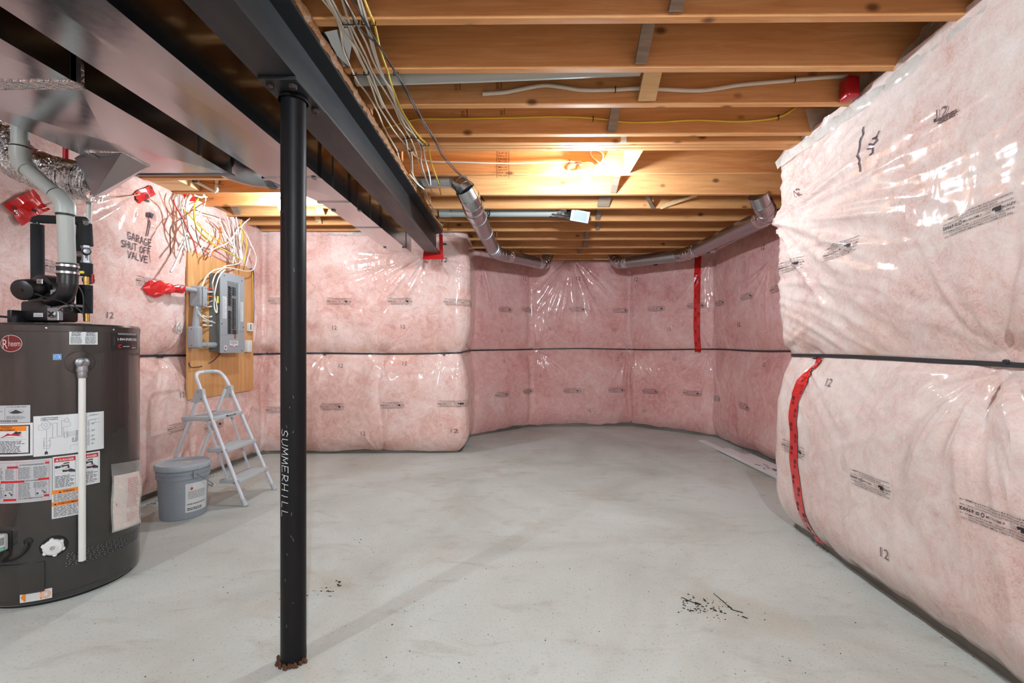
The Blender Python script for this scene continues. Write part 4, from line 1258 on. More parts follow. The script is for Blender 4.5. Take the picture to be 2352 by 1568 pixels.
def cyl_label(name, u0, u1, vt, vb, drawf, off=.0012):
    """sticker from its pixel extents; drawf(print, width, height) draws in a box centred on 0"""
    a0, zt_ = cyl_hit(u0, vt); a1, _ = cyl_hit(u1, vt); _, zb_ = cyl_hit((u0 + u1) / 2, vb); _, zt_ = cyl_hit((u0 + u1) / 2, vt)
    wd = (a1 - a0) * HR; h = zt_ - zb_; p = Print(); drawf(p, wd, h)
    return p.build(name, cyl_map((a0 + a1) / 2, (zt_ + zb_) / 2, off), wh)
ang = lambda u, v=900: cyl_hit(u, v)[0]
for u in (107, 260, -60):
    a, _ = cyl_hit(u, 748); m = MB(); d = Vector((math.cos(a), math.sin(a), 0)); c = Vector((HX, HY, HZ - .024)) + d * (HR + .001)
    m.lathe([(.0045, 0), (.0045, .002), (.001, .004)], c, d, n=10); m.build('screw', 'screw', wh)
def d_badge(p, w_, h):
    p.disc(0, 0, w_ / 2, h / 2, 'badge_silver', 0, 40); p.disc(0, 0, w_ / 2 * .95, h / 2 * .94, 'badge_red', 1, 40)
    p.text('R', -w_ * .38, -h * .30, h * .78, 'badge_silver', 2, width=w_ * .24, res=3); p.text('heem', -w_ * .10, -h * .16, h * .48, 'badge_silver', 2, width=w_ * .52, res=3)
    p.rect(-w_ * .105, -h * .16, -w_ * .085, h * .46, 'badge_silver', 2)
cyl_label('maker_badge', 2, 52, 769, 808, d_badge)
def d_info(p, w_, h):
    p.rect(-w_ / 2, -h / 2, w_ / 2, h / 2, 'label_white')
    for sx, sd_ in ((-.46, 1), (.04, 2)):
        p.lines(w_ * (sx + .04), h * .28, w_ * (sx + .38), h * .46, 3, 'label_ink', seed=sd_, word=.01); p.lines(w_ * (sx + .03), h * .10, w_ * (sx + .39), h * .26, 3, 'label_ink', seed=sd_ + 5, word=.01)
        p.lines(w_ * sx, -h * .44, w_ * (sx + .42), h * .06, 10, 'label_line', seed=sd_ + 9, word=.01)
cyl_label('information_sticker', 159, 224, 759, 791, d_info)
def d_phone(p, w_, h):
    p.rect(-w_ / 2, -h / 2, w_ / 2, h / 2, 'label_black')
    p.lines(-w_ * .32, h * .33, w_ * .46, h * .43, 2, 'label_white', seed=4, fill=.4, word=.012)
    p.text('1-844-ENERCARE', -w_ * .33, h * .02, h * .19, 'label_white', width=w_ * .78, bold=.02, res=2)
    p.rect(-w_ * .33, -.06 * h, w_ * .45, -.05 * h, 'label_line')
    p.disc(-w_ * .26, -h * .30, w_ * .06, h * .10, 'label_red', 1, 20, .55); p.rect(-w_ * .24, -h * .34, -w_ * .19, -h * .26, 'label_black', 2)
    p.text('enercare', -w_ * .16, -h * .34, h * .11, 'label_white', width=w_ * .24, bold=.02)
    p.text('24/7', w_ * .20, -h * .30, h * .13, 'label_red', width=w_ * .24); p.lines(w_ * .2, -h * .42, w_ * .45, -h * .36, 1, 'label_white', seed=6, word=.008)
    p.rect(-w_ * .43, -h * .25, -w_ * .425, h * .25, 'label_line')
cyl_label('phone_sticker', 256, 314, 762, 803, d_phone)
def d_star(p, w_, h):
    p.rect(-w_ / 2, -h / 2, w_ / 2, h / 2, 'label_white'); p.rect(-w_ * .47, -h * .2, w_ * .47, h * .46, 'label_blue', 1); p.rect(-w_ * .47, -h * .46, w_ * .47, -h * .24, 'label_blue', 1)
    p.stroke([(-w_ * .38, -h * .02), (-w_ * .2, h * .28), (w_ * .1, h * .34), (w_ * .3, h * .15)], .0016, 'label_white', 2)
    p.text('energy', -w_ * .36, -h * .06, h * .24, 'label_white', 2, width=w_ * .46)
    p.poly([(w_ * .27, h * .22), (w_ * .31, h * .08), (w_ * .42, h * .07), (w_ * .33, -.02 * h), (w_ * .37, -h * .16), (w_ * .27, -h * .07), (w_ * .17, -h * .16), (w_ * .2, -.02 * h), (w_ * .13, h * .07), (w_ * .23, h * .08)], 'label_white', 2)
cyl_label('energy_sticker', 122, 141, 813, 826, d_star)
def d_data(p, w_, h):
    p.rect(-w_ / 2, -h / 2, w_ / 2, h / 2, 'label_grey'); p.lines(-w_ * .47, h * .05, w_ * .18, h * .40, 5, 'label_ink', seed=2, fill=.35, ragged=.4)
    for k in range(5): p.rect(-w_ * .2, h * (.30 - .1 * k), w_ * .17, h * (.305 - .1 * k), 'label_line')
    p.lines(-w_ * .47, -h * .30, w_ * .14, -h * .02, 6, 'label_line', seed=3); p.poly([(w_ * .045, h * .22), (w_ * .07, -h * .22), (w_ * .02, -h * .22)], 'label_ink', 2)
    p.rect(w_ * .20, -h * .3, w_ * .205, h * .42, 'label_line'); p.text('C110-20B-05S', w_ * .22, h * .38, h * .09, 'label_ink', width=w_ * .24, bold=.02)
    p.disc(w_ * .34, h * .14, w_ * .09, h * .15, 'label_line', 1, 20, .93); p.poly([(w_ * .26, h * .08), (w_ * .34, h * .25), (w_ * .42, h * .08), (w_ * .36, h * .03), (w_ * .31, h * .03)], 'label_ink', 2)
    p.lines(w_ * .22, -h * .3, w_ * .46, -h * .10, 4, 'label_line', seed=6)
    R = random.Random(3); x = -w_ * .12
    while x < w_ * .36:
        b = R.uniform(.0008, .003); p.rect(x, -h * .46, x + b, -h * .34, 'label_ink'); x += b + R.uniform(.0008, .002)
cyl_label('rating_plate', -70, 70, 931, 971, d_data)
def tri(p, x, y, r, m, lay=2):
    p.poly([(x - r, y - r * .6), (x + r, y - r * .6), (x, y + r)], m, lay)
def d_warn(p, w_, h):
    p.rect(-w_ / 2, -h / 2, w_ / 2, h / 2, 'label_white'); p.frame(-w_ * .47, -h * .44, w_ * .47, h * .44, .005, 'label_ink', 1)
    p.rect(-w_ * .44, h * .26, w_ * .43, h * .41, 'label_orange', 2); tri(p, -w_ * .02, h * .31, .006, 'label_ink', 3)
    p.text('WARNING', w_ * .2, h * .345, h * .065, 'label_ink', 3, 'c', bold=.02); p.text('AVERTISSEMENT', w_ * .2, h * .275, h * .065, 'label_ink', 3, 'c', bold=.02)
    p.disc(-w_ * .02, h * .10, .017, .017, 'label_red', 2, 24, .82); p.rect(-w_ * .05, h * .03, w_ * .01, h * .15, 'label_ink', 2); p.stroke([(-w_ * .06, h * .15), (w_ * .02, h * .05)], .003, 'label_red', 3)
    p.stroke([(w_ * .0, h * .15), (w_ * .04, h * .19), (w_ * .08, h * .15), (w_ * .11, h * .06), (w_ * .30, h * .07)], .0015, 'label_line', 2)
    p.poly([(w_ * .13, h * .07), (w_ * .18, h * .13), (w_ * .22, h * .20), (w_ * .26, h * .16), (w_ * .31, h * .23), (w_ * .32, h * .15), (w_ * .38, h * .17), (w_ * .35, h * .11), (w_ * .40, h * .09)], 'label_red', 2)
    p.disc(w_ * .32, h * .21, .006, .006, 'label_ink', 3, 12); p.poly([(w_ * .28, h * .20), (w_ * .37, h * .24), (w_ * .38, h * .20), (w_ * .33, h * .15)], 'label_ink', 3)
    p.rect(-w_ * .44, .0, w_ * .43, .0008, 'label_line', 2)
    p.lines(-w_ * .44, -h * .42, w_ * .43, -h * .03, 10, 'label_ink', seed=8, fill=.45)
cyl_label('warning_sticker', -75, 76, 972, 1048, d_warn)
def d_wire(p, w_, h):
    p.rect(-w_ / 2, -h / 2, w_ / 2, h / 2, 'label_white'); s_ = lambda q: [(a * w_, b * h) for a, b in q]
    p.text('CONNECTION DIAGRAM', -w_ * .40, h * .43, h * .04, 'label_ink', width=w_ * .23, bold=.02); p.text('SCHEMA DE CONNEXION', -w_ * .40, h * .385, h * .04, 'label_ink', width=w_ * .23, bold=.02)
    c = 'label_line'; t = .0009
    p.disc(-w_ * .33, h * .27, w_ * .062, h * .10, c, 1, 24, .93); p.disc(-w_ * .33, h * .27, w_ * .028, h * .045, c, 1, 20, .85); p.disc(-w_ * .05, h * .35, w_ * .032, h * .05, c, 1, 20, .85)
    for q in ([(-.39, .27), (-.43, .27), (-.43, .15), (-.32, .15), (-.32, -.06), (-.36, -.06), (-.36, -.32), (-.28, -.32), (-.28, -.22)], [(-.27, .27), (-.24, .27), (-.24, -.05), (-.28, -.08), (-.28, -.14)], [(-.27, .30), (-.18, .30), (-.18, -.03), (-.09, -.03)],
              [(-.08, .35), (-.12, .35), (-.12, .0), (-.09, .0)], [(-.02, .33), (-.0, .28), (-.0, .2), (-.10, .18), (-.10, .02), (-.08, .02)], [(-.28, -.07), (-.08, -.05)], [(-.32, -.06), (-.32, -.38)], [(-.35, -.13), (-.35, -.26), (-.27, -.26), (-.27, -.13), (-.30, -.13)]):
        p.stroke(s_(q), t, c)
    p.frame(-w_ * .085, -h * .09, -w_ * .045, h * .06, .001, c)
    for k in range(7): p.stroke(s_([(-.045, .05 - .02 * k), (.06, .06 - .02 * k)]), .0007, c)
    p.disc(-w_ * .325, -h * .42, w_ * .022, h * .035, 'label_ink', 1, 14); p.rect(-w_ * .347, -h * .47, -w_ * .303, -h * .42, 'label_ink')
    for k in range(5): p.lines(w_ * .07, h * (.05 - .035 * k), w_ * .12, h * (.075 - .035 * k), 1, 'label_ink', seed=k)
    p.lines(w_ * .02, -h * .22, w_ * .11, -h * .10, 3, c, seed=4); p.stroke(s_([(.0, -.40), (.0, -.30), (.06, -.29), (.14, -.28)]), t, c)
    p.stroke(s_([(.22, -.42), (.22, .40), (.42, .43)]), t, c); p.stroke(s_([(.26, -.35), (.26, .30), (.36, .32), (.36, .22), (.44, .22)]), t, c); p.stroke(s_([(.22, .28), (.42, .33)]), t, c)
    for k, y in enumerate((.20, .02, -.12, -.22, -.32)): p.frame(w_ * .24, h * (y - .03), w_ * .275, h * (y + .04), .001, c); p.lines(w_ * .30, h * (y - .02), w_ * .36, h * (y + .03), 2, c, seed=k)
    p.text('SCHEMATIC', w_ * .27, h * .42, h * .035, 'label_ink', width=w_ * .12); p.rect(w_ * .475, -h * .38, w_ * .478, h * .42, c)
cyl_label('wiring_diagram', 77, 238, 951, 1041, d_wire)
def hand(p, x, y, k, m='label_ink'):
    p.poly([(x, y), (x + 3 * k, y + 1.2 * k), (x + 6 * k, y - .6 * k), (x + 6 * k, y - 2.4 * k), (x + 2 * k, y - 1.8 * k)], m, 3)
    for a in range(4): p.stroke([(x + .6 * k, y - .4 * k * a), (x - 2.2 * k, y + .5 * k - .5 * k * a)], .5 * k, m, 3)
def d_danger(p, w_, h):
    p.rect(-w_ / 2, -h / 2, w_ / 2, h / 2, 'label_white')
    for cx in (-w_ * .25, w_ * .25):
        p.frame(cx - w_ * .22, -h * .46, cx + w_ * .21, h * .45, .0008, 'label_line'); p.rect(cx - w_ * .22, h * .33, cx + w_ * .21, h * .46, 'label_red', 2)
        tri(p, cx - w_ * .16, h * .385, .0055, 'label_white', 3); p.text('DANGER', cx - w_ * .11, h * .355, h * .09, 'label_white', 3, width=w_ * .29, bold=.02)
        p.disc(cx - w_ * .17, h * .18, .006, .006, 'label_ink', 2, 14); p.disc(cx - w_ * .12, h * .18, .005, .005, 'label_ink', 2, 8); p.disc(cx - w_ * .06, h * .20, .006, .006, 'label_ink', 2, 14, .7)
        p.stroke([(cx - w_ * .05, h * .20), (cx + w_ * .06, h * .21), (cx + w_ * .07, h * .14)], .006, 'label_ink', 2); p.stroke([(cx - w_ * .02, h * .27), (cx + w_ * .07, h * .28)], .005, 'label_ink', 2)
        hand(p, cx + w_ * .02, h * .06, .0048); p.text('HOT' if cx < 0 else 'Chaud', cx, h * .10, h * .05, 'label_red', 3, bold=.02)
        p.stroke([(cx - w_ * .2, h * .06), (cx + w_ * .02, h * .12)], .0007, 'label_line', 2); p.stroke([(cx - w_ * .17, h * .02), (cx + w_ * .01, -h * .06), (cx + w_ * .2, -h * .02)], .0007, 'label_line', 2)
        p.lines(cx - w_ * .20, -h * .44, cx + w_ * .19, -h * .08, 10, 'label_ink', seed=12, fill=.45, ragged=.3)
cyl_label('danger_sticker', 121, 229, 1043, 1118, d_danger)
def d_two(p, w_, h):
    p.rect(-w_ / 2, -h / 2, w_ / 2, h / 2, 'label_white')
    for yb, t in ((h * .36, 'WARNING'), (-h * .06, 'AVERTISSEMENT')):
        p.rect(-w_ / 2, yb, w_ / 2, yb + h * .14, 'label_orange', 1); tri(p, -w_ * .22 if t[0] == 'W' else -w_ * .38, yb + h * .055, .0055, 'label_ink', 2)
        p.text(t, -w_ * .12 if t[0] == 'W' else -w_ * .3, yb + h * .035, h * .10, 'label_ink', 2, width=w_ * (.40 if t[0] == 'W' else .75), bold=.02)
        p.lines(-w_ * .44, yb - h * (.27 if t[0] == 'W' else .40), w_ * .47, yb - h * .01, 8 if t[0] == 'W' else 10, 'label_ink', seed=len(t), fill=.45)
cyl_label('caution_sticker', 119, 185, 1122, 1186, d_two)
def d_safe(p, w_, h):
    p.rect(-w_ / 2, -h / 2, w_ / 2, h / 2, 'label_grey'); p.frame(-w_ * .48, -h * .46, w_ * .475, h * .45, .0008, 'label_red')
    p.rect(w_ * .18, -h * .46, w_ * .1825, h * .45, 'label_red')
    for (xa, xb, y) in ((.09, .20, .34), (.44, .475, .40), (.02, .26, -.0), (.38, .475, .02), (.05, .18, -.42), (.43, .475, -.38)):
        p.rect(w_ * xa, h * (y - .025), w_ * xb, h * (y + .025), 'label_red', 2)
    p.text('POUR VOTRE SECURITE LISEZ AVANT DE METTRE EN SERVICE', w_ * .21, h * .37, h * .04, 'label_ink', 2, width=w_ * .22, bold=.02)
    p.text('DIRECTIVES DE FONCTIONNEMENT', w_ * .27, -h * .005, h * .04, 'label_ink', 2, width=w_ * .11, bold=.02); p.text("POUR COUPER L'ALIMENTATION DE GAZ", w_ * .20, -h * .42, h * .04, 'label_ink', 2, width=w_ * .22, bold=.02)
    for k, (xa, ya, xb, yb, nn) in enumerate(((.20, .05, .32, .33, 12), (.34, .05, .465, .33, 12), (.20, -.38, .32, -.03, 14), (.34, -.18, .465, -.03, 6), (-.1, .05, .05, .33, 12), (.07, .05, .165, .30, 11), (-.1, -.4, .05, -.03, 14), (.07, -.2, .165, -.03, 7))):
        p.lines(w_ * xa, h * ya, w_ * xb, h * yb, nn, 'label_line', 1, seed=20 + k, fill=.55, word=.009)
    for cx in (.40, .10):
        p.frame(w_ * (cx - .045), -h * .36, w_ * (cx + .05), -h * .20, .0012, 'label_line', 2); p.disc(w_ * (cx - .025), -h * .31, .004, .004, 'label_ink', 2, 10); p.disc(w_ * (cx + .02), -h * .26, .004, .004, 'label_ink', 2, 10, .5); p.disc(w_ * (cx + .035), -h * .30, .004, .004, 'label_ink', 2, 6)
cyl_label('safety_sticker', -110, 120, 1058, 1156, d_safe)
def d_orange(p, w_, h):
    p.rect(-w_ / 2, -h / 2, w_ / 2, h / 2, 'label_white'); p.poly([(-w_ * .47, 0), (-w_ * .36, h * .42), (w_ * .2, h * .42), (w_ * .2, -h * .42), (-w_ * .36, -h * .42)], 'label_orange', 1)
    p.disc(w_ * .31, 0, w_ * .16, h * .44, 'label_white', 2, 24); p.disc(w_ * .31, 0, w_ * .14, h * .40, 'label_orange', 3, 24, .85); p.disc(w_ * .31, 0, w_ * .09, h * .26, 'label_orange', 3, 24, .8)
    p.lines(-w_ * .25, -h * .2, w_ * .12, h * .25, 2, 'label_white', 2, seed=3, fill=.5)
cyl_label('orange_sticker', 46, 120, 1356, 1379, d_orange)
# clear pouch with red printed leaflet
a0, zt_ = cyl_hit(262, 1085); a1, _ = cyl_hit(312, 1085); _, zb_ = cyl_hit(285, 1212)
def bagmap(x, y, l):
    out = HR + .006 + l * .0008 + .010 * np.clip(x / .12, 0, 1) ** 2 + .004 * np.sin(y * 26 + x * 9)
    a = ang_bag + x / HR
    return np.stack([HX + out * np.cos(a), HY + out * np.sin(a), zmid_bag + y - .12 * x], axis=-1)
ang_bag, zmid_bag = (a0 + a1) / 2, (zt_ + zb_) / 2
wb, hb = (a1 - a0) * HR + .03, zt_ - zb_
p = Print(); p.rect(-wb * .46, -hb / 2, wb * .5, hb * .42, 'paper_pink', 0, .012); p.lines(-wb * .05, -hb * .42, wb * .48, hb * .34, 26, 'label_red', 1, fill=.4, ragged=.3, seed=5, word=.014)
p.rect(-wb * .38, -hb * .1, -wb * .34, -hb * .04, 'label_red', 1)
pouch = p.build('leaflet', bagmap, wh)
p = Print(); p.rect(-wb * .52, -hb * .52, wb * .54, hb * .62, 'bag_film', 4, .01); p.build('clear_pouch', bagmap, wh)
# relief valve and discharge pipe
a, z = cyl_hit(184, 832); d = Vector((math.cos(a), math.sin(a), 0)); c = Vector((HX, HY, z)) + d * HR
m = MB(); m.lathe([(.052, 0), (.050, .003), (.030, -.002 + .006), (.0, .007)], c - d * .001, d, n=36); m.build('valve_recess', 'heater_paint', wh)
rv = c + d * .035
tv = MB(); tv.tube([c, rv], .015, 12); tv.lathe([(.020, 0), (.024, .006), (.024, .028), (.018, .034), (.008, .036)], c + d * .018, d, n=24)
tv.lathe([(.020, 0), (.021, .01), (.018, .03), (.0, .031)], rv + Vector((0, 0, -.042)), (0, 0, 1), n=20); tv.build('relief_valve', 'dull_metal', wh)
m = MB(); m.lathe([(.0165, 0), (.0175, .004), (.0175, .028), (.0165, .032)], rv + Vector((0, 0, -.068)), (0, 0, 1), n=20); m.build('valve_nut', 'dull_metal', wh)
m = MB(); m.bbox((-.004, -.02, -.003), (.004, .02, .003), .001, 1, M=Matrix.Translation(rv + d * .018) @ Matrix.Rotation(.9, 4, 'X')); m.build('valve_lever', 'screw', wh)
q = at_y(195, 1287, rv.y - .005)
m = MB(); m.tube([rv + Vector((0, 0, -.06)), Vector((rv.x + .004, rv.y - .004, q.z))], .0128, 18); m.build('discharge_pipe', 'pvc_white', wh)
# combustion-air screen: perforated band
a0, _ = cyl_hit(152, 1265); a1 = a0 + 1.25; _, zc = cyl_hit(200, 1272)
m = MB(); nn = int((a1 - a0) * HR / .0068); rows = 9; zc0 = zc - .030
for j in range(rows):
    for i in range(nn):
        t = a0 + (i + .5 * (j % 2)) * .0068 / HR; z = zc0 + j * .0068
        e = .0024 / HR; r_ = HR + .0006
        m.add([(HX + r_ * math.cos(t - e), HY + r_ * math.sin(t - e), z), (HX + r_ * math.cos(t), HY + r_ * math.sin(t), z - .0024), (HX + r_ * math.cos(t + e), HY + r_ * math.sin(t + e), z), (HX + r_ * math.cos(t), HY + r_ * math.sin(t), z + .0024)], [(0, 1, 2, 3)], int((i * 7 + j * 3) % 5 < 2))
o = m.build('air_intake_screen', ['black_plastic', 'dull_metal'], wh, smooth=0, recalc=False); o['kind'] = 'stuff'
# drain valve
a, z = cyl_hit(124, 1254); d = Vector((math.cos(a), math.sin(a), 0)); c = Vector((HX, HY, z)) + d * (HR + .001)
m = MB(); m.lathe([(.046, 0), (.044, .002), (.032, .0025)], c, d, n=32); m.build('drain_trim', 'black_plastic', wh)
m = MB(); m.lathe([(.024, .0), (.034, .006), (.034, .016), (.028, .022), (.016, .022), (.013, .028), (.009, .028), (.009, .012)], c, d, n=28)
for k in range(6):
    t = k * PI / 3; x = d.orthogonal().normalized(); y = d.cross(x); b = c + d * .011 + (x * math.cos(t) + y * math.sin(t)) * .033
    m.lathe([(.0075, -.006), (.0075, .007)], b, d, n=10)
m.build('drain_valve', 'device_white', wh)
# gas control box, thermocouple lead, access door, gas pipe
a, z = cyl_hit(8, 1242); d = Vector((math.cos(a), math.sin(a), 0)); tn = Vector((-d.y, d.x, 0)); c = Vector((HX, HY, z)) + d * (HR + .03)
M = Matrix((( tn.x, d.x, 0, c.x), (tn.y, d.y, 0, c.y), (0, 0, 1, c.z), (0, 0, 0, 1)))
gx = MB(); gx.bbox((-.10, -.028, -.034), (.026, .045, .036), .008, 3, M=M); gb = gx.build('gas_control', 'device_white', wh)
m = MB(); m.bbox((-.11, -.05, -.045), (.036, -.026, .045), .008, 2, M=M); m.build('control_backplate', 'black_plastic', wh)
m = MB(); m.lathe([(.009, 0), (.009, .004), (.006, .006)], M @ Vector((-.006, .045, -.004)), d, n=16); m.build('reset_knob', 'label_red', gb)
p = Print(); p.rect(-.022, -.03, .022, .03, 'label_white'); p.lines(-.018, -.005, .016, .026, 5, 'label_ink', seed=4, word=.006); p.rect(-.022, -.03, .022, -.016, 'label_green', 1); p.lines(-.018, -.027, .014, -.019, 1, 'label_white', 2, seed=2)
p.build('control_label', lambda x, y, l: np.array([list(M @ Vector((.0268 + .0004 * float(l_), .012 - float(a_), float(b_)))) for a_, b_, l_ in zip(-x, y, l)]), gb)
m = MB(); m.tube([M @ Vector((-.0, .01, -.034)), M @ Vector((-.0, .01, -.075)), M @ Vector((-.03, .0, -.10))], .009, 12); m.build('gas_elbow', 'dull_metal', wh)
a2, z2 = cyl_hit(65, 1243); d2_ = Vector((math.cos(a2), math.sin(a2), 0)); c2 = Vector((HX, HY, z2)) + d2_ * (HR + .001)
m = MB(); m.lathe([(.015, 0), (.015, .003), (.006, .006)], c2, d2_, n=20); m.build('grommet', 'black_plastic', wh)
m = MB(); m.tube(smooth_path([c2 + d2_ * .004, c2 + d2_ * .02 + Vector((-.01, 0, -.04)), c2 + d2_ * .018 + Vector((-.05, 0, -.07)), c2 + d2_ * .015 + Vector((-.10, .0, -.08))], 5), .005, 8); m.build('thermocouple_lead', 'rubber', wh)
a3, z3 = cyl_hit(103, 1288); _, z4 = cyl_hit(103, 1362)
p = Print(); p.rect(-.30, -.0, 0, .0, 'heater_paint'); 
m = MB(); n = 14; PP = []
for i in range(n + 1):
    t = a3 - .30 / HR * i / n
    for (rr, z) in ((HR - .002, z3 + .002), (HR + .005, z3), (HR + .005, z4 + .012), (HR - .002, z4 + .01)):
        PP.append((HX + rr * math.cos(t), HY + rr * math.sin(t), z))
m.grid(PP, n + 1, 4); m.add([PP[0], PP[1], PP[2], PP[3]], [(0, 1, 2, 3)]); m.build('access_door', 'heater_paint', wh, smooth=30)

# ---- blower on top
TZ = HZ + .004
def top(u, v, y): return at_y(u, v, y)
bl = MB()
q0 = at_y(15, 735, 2.08); q1 = at_y(138, 711, 2.08)
bl.bbox((q0.x, 2.08, TZ - .002), (at_y(138, 720, 2.30).x, 2.30, q1.z), .005, 2); blo = bl.build('blower_base', 'black_plastic', wh)
p = Print(); p.rect(-.022, -.009, .022, .009, 'label_grey'); p.text('AP15524-A', 0, -.004, .008, 'label_ink', align='c', width=.034)
c = at_y(88, 723, 2.079); p.build('base_label', lambda x, y, l: np.stack([c.x + x, 2.0788 - l * .0004, c.z + y], axis=-1), blo)
c = at_y(123, 721, 2.07)
m = MB(); m.bbox((c.x - .026, 2.065, c.z - .030), (c.x + .026, 2.09, c.z + .030), .003, 1); m.lathe([(.018, 0), (.018, .004), (.015, .006)], (c.x, 2.066, c.z), (0, -1, 0), n=20); prs = m.build('pressure_switch', 'dull_metal', wh)
m = MB()
for t in (.7, -.7): m.tube([Vector((c.x - .016 * math.cos(t), 2.058, c.z - .016 * math.sin(t))), Vector((c.x + .016 * math.cos(t), 2.058, c.z + .016 * math.sin(t)))], .003, 6)
m.build('switch_cross', 'black_plastic', prs)
# volute and motor
cv = at_y(118, 676, 2.22)
m = MB(); m.lathe([(.07, 0), (.088, .006), (.090, .05), (.088, .094), (.07, .10)], cv + Vector((0, -.06, 0)), (0.25, 1, 0), n=36)
q0 = at_y(45, 712, 2.14); q1 = at_y(182, 655, 2.28); m.bbox((q0.x, 2.14, TZ + .01), (q1.x, 2.28, TZ + .105), .012, 2); m.build('blower_housing', 'black_plastic', wh)
cm = at_y(48, 666, 2.06); dm = (at_y(112, 660, 2.20) - cm).normalized()
m = MB(); m.lathe([(.040, 0), (.046, .004), (.047, .010), (.047, .05), (.040, .055), (.040, .12), (.034, .13)], cm, dm, n=36); m.lathe([(.008, -.004), (.008, .01)], cm, dm, n=12); m.build('blower_motor', 'black_plastic', wh)
for k in range(4):
    m = MB(); b = cm + dm * (.058 + .0) + Vector((.012 + .010 * k * 0, -.034, .016 - .012 * k)); m.bbox(b - Vector((.004, .002, .004)), b + Vector((.016, .004, .002)), .0008, 1); m.build('vent_slot', 'dull_metal', wh)
for (u, v) in ((91, 646), (123, 671)):
    q = at_y(u, v, 2.09); m = MB(); m.bbox(q - Vector((.014, .002, .012)), q + Vector((.014, .004, .012)), .002, 1); m.lathe([(.003, 0), (.003, .004)], q + Vector((0, -.003, 0)), (0, -1, 0), n=8); m.build('motor_bracket', 'dull_metal', wh)
for pl in ([(80, 674), (110, 684), (140, 692), (163, 705), (165, 715), (150, 719), (140, 712)], [(175, 650), (188, 670), (192, 690), (191, 720)], [(165, 695), (178, 708), (190, 720)]):
    m = MB(); m.tube(smooth_path([at_y(u, v, 2.055) for u, v in pl], 5), .0028, 6); m.build('blower_lead', 'rubber', wh)
m = MB(); m.tube(smooth_path([at_y(u, v, 2.06) for u, v in ((134, 712), (145, 704), (165, 702), (188, 703))], 5), .006, 8); m.build('pressure_tube', 'dull_metal', wh)
m = MB(); m.tube(smooth_path([at_y(u, v, 2.10) for u, v in ((-60, 715), (-20, 724), (18, 728))], 5), .005, 8); m.build('power_lead', 'rubber', wh)
# outlet elbow, coupling, clamps
VD = 2.10
e0 = at_y(140, 680, VD + .02); e1 = at_y(155, 650, VD); e2 = at_y(156, 633, VD)
m = MB(); m.tube(smooth_path([at_y(120, 688, VD + .04), at_y(145, 680, VD + .01), at_y(155, 662, VD), e2], 5), .034, 24); m.tube([at_y(155.5, 652, VD), at_y(156, 628, VD)], .037, 24); m.build('outlet_elbow', 'black_plastic', wh)
m = MB(); m.tube([at_y(156, 633, VD), at_y(155, 606, VD)], .0385, 28); m.build('rubber_coupling', 'rubber', wh)
for v in (627, 611.5):
    q = at_y(155.5, v, VD); m = MB(); m.lathe([(.0395, -.006), (.041, -.005), (.041, .005), (.0395, .006)], q, (0, 0, 1), n=36, cap=False); m.bbox(q + Vector((-.052, -.008, -.004)), q + Vector((-.038, .004, .004)), .001, 1); m.build('hose_clamp', 'screw', wh)
q = at_y(178, 622, VD - .01); m = MB(); m.tube([q, at_y(186, 625, VD - .01)], .004, 8); m.build('condensate_nipple', 'dull_metal', wh)
m = MB(); m.lathe([(.006, 0), (.007, .004), (.006, .012)], at_y(185, 625, VD - .01), (1, 0, 0), n=12); m.build('nipple_cap', 'yellow_cap', wh)
# vent pipe (own thing: it runs from blower to ceiling)
vp = empty('vent_pipe', at_y(155, 607, VD), 'pale grey plastic vent pipe with elbows rising from the heater blower', 'pipe')
rv_ = .0305
v0, v1 = at_y(155, 608, VD), at_y(150, 486, VD - .03); v2, v3 = at_y(141, 457, VD - .03), at_y(56, 383, VD - .03); v4, v5 = at_y(46, 358, VD - .03), at_y(45, 240, VD - .03)
v5 = v4 + Vector((0, 0, .42))
m = MB(); m.tube([v0, v1], rv_, 24); m.build('pipe', 'pvc_grey', vp)
m = MB(); m.tube([v2, v3], rv_, 24); m.build('pipe', 'pvc_grey', vp)
m = MB(); m.tube([v4, v5], rv_, 24); m.build('pipe', 'pvc_grey', vp)
d_ = (v3 - v2).normalized()
m = MB(); m.tube([v1 - Vector((0, 0, .012)), v1, v1 + Vector((0, 0, .026)), v2 + d_ * .0, v2 + d_ * .03], rv_ + .006, 24); m.build('elbow_fitting', 'pvc_grey', vp, smooth=30)
m = MB(); m.tube([v3 - d_ * .02, v3 + d_ * .01, v4 + Vector((0, 0, .0)), v4 + Vector((0, 0, .035))], rv_ + .006, 24); m.build('elbow_fitting', 'pvc_grey', vp, smooth=30)
for q, ax in ((v1 - Vector((0, 0, .014)), (0, 0, 1)), (v2 + d_ * .033, d_), (v4 + Vector((0, 0, .037)), (0, 0, 1))):
    m = MB(); m.lathe([(rv_ + .0015, -.006), (rv_ + .0025, 0), (rv_ + .0015, .006)], q, ax, n=24, cap=False); m.build('cement_ring', 'rubber', vp)
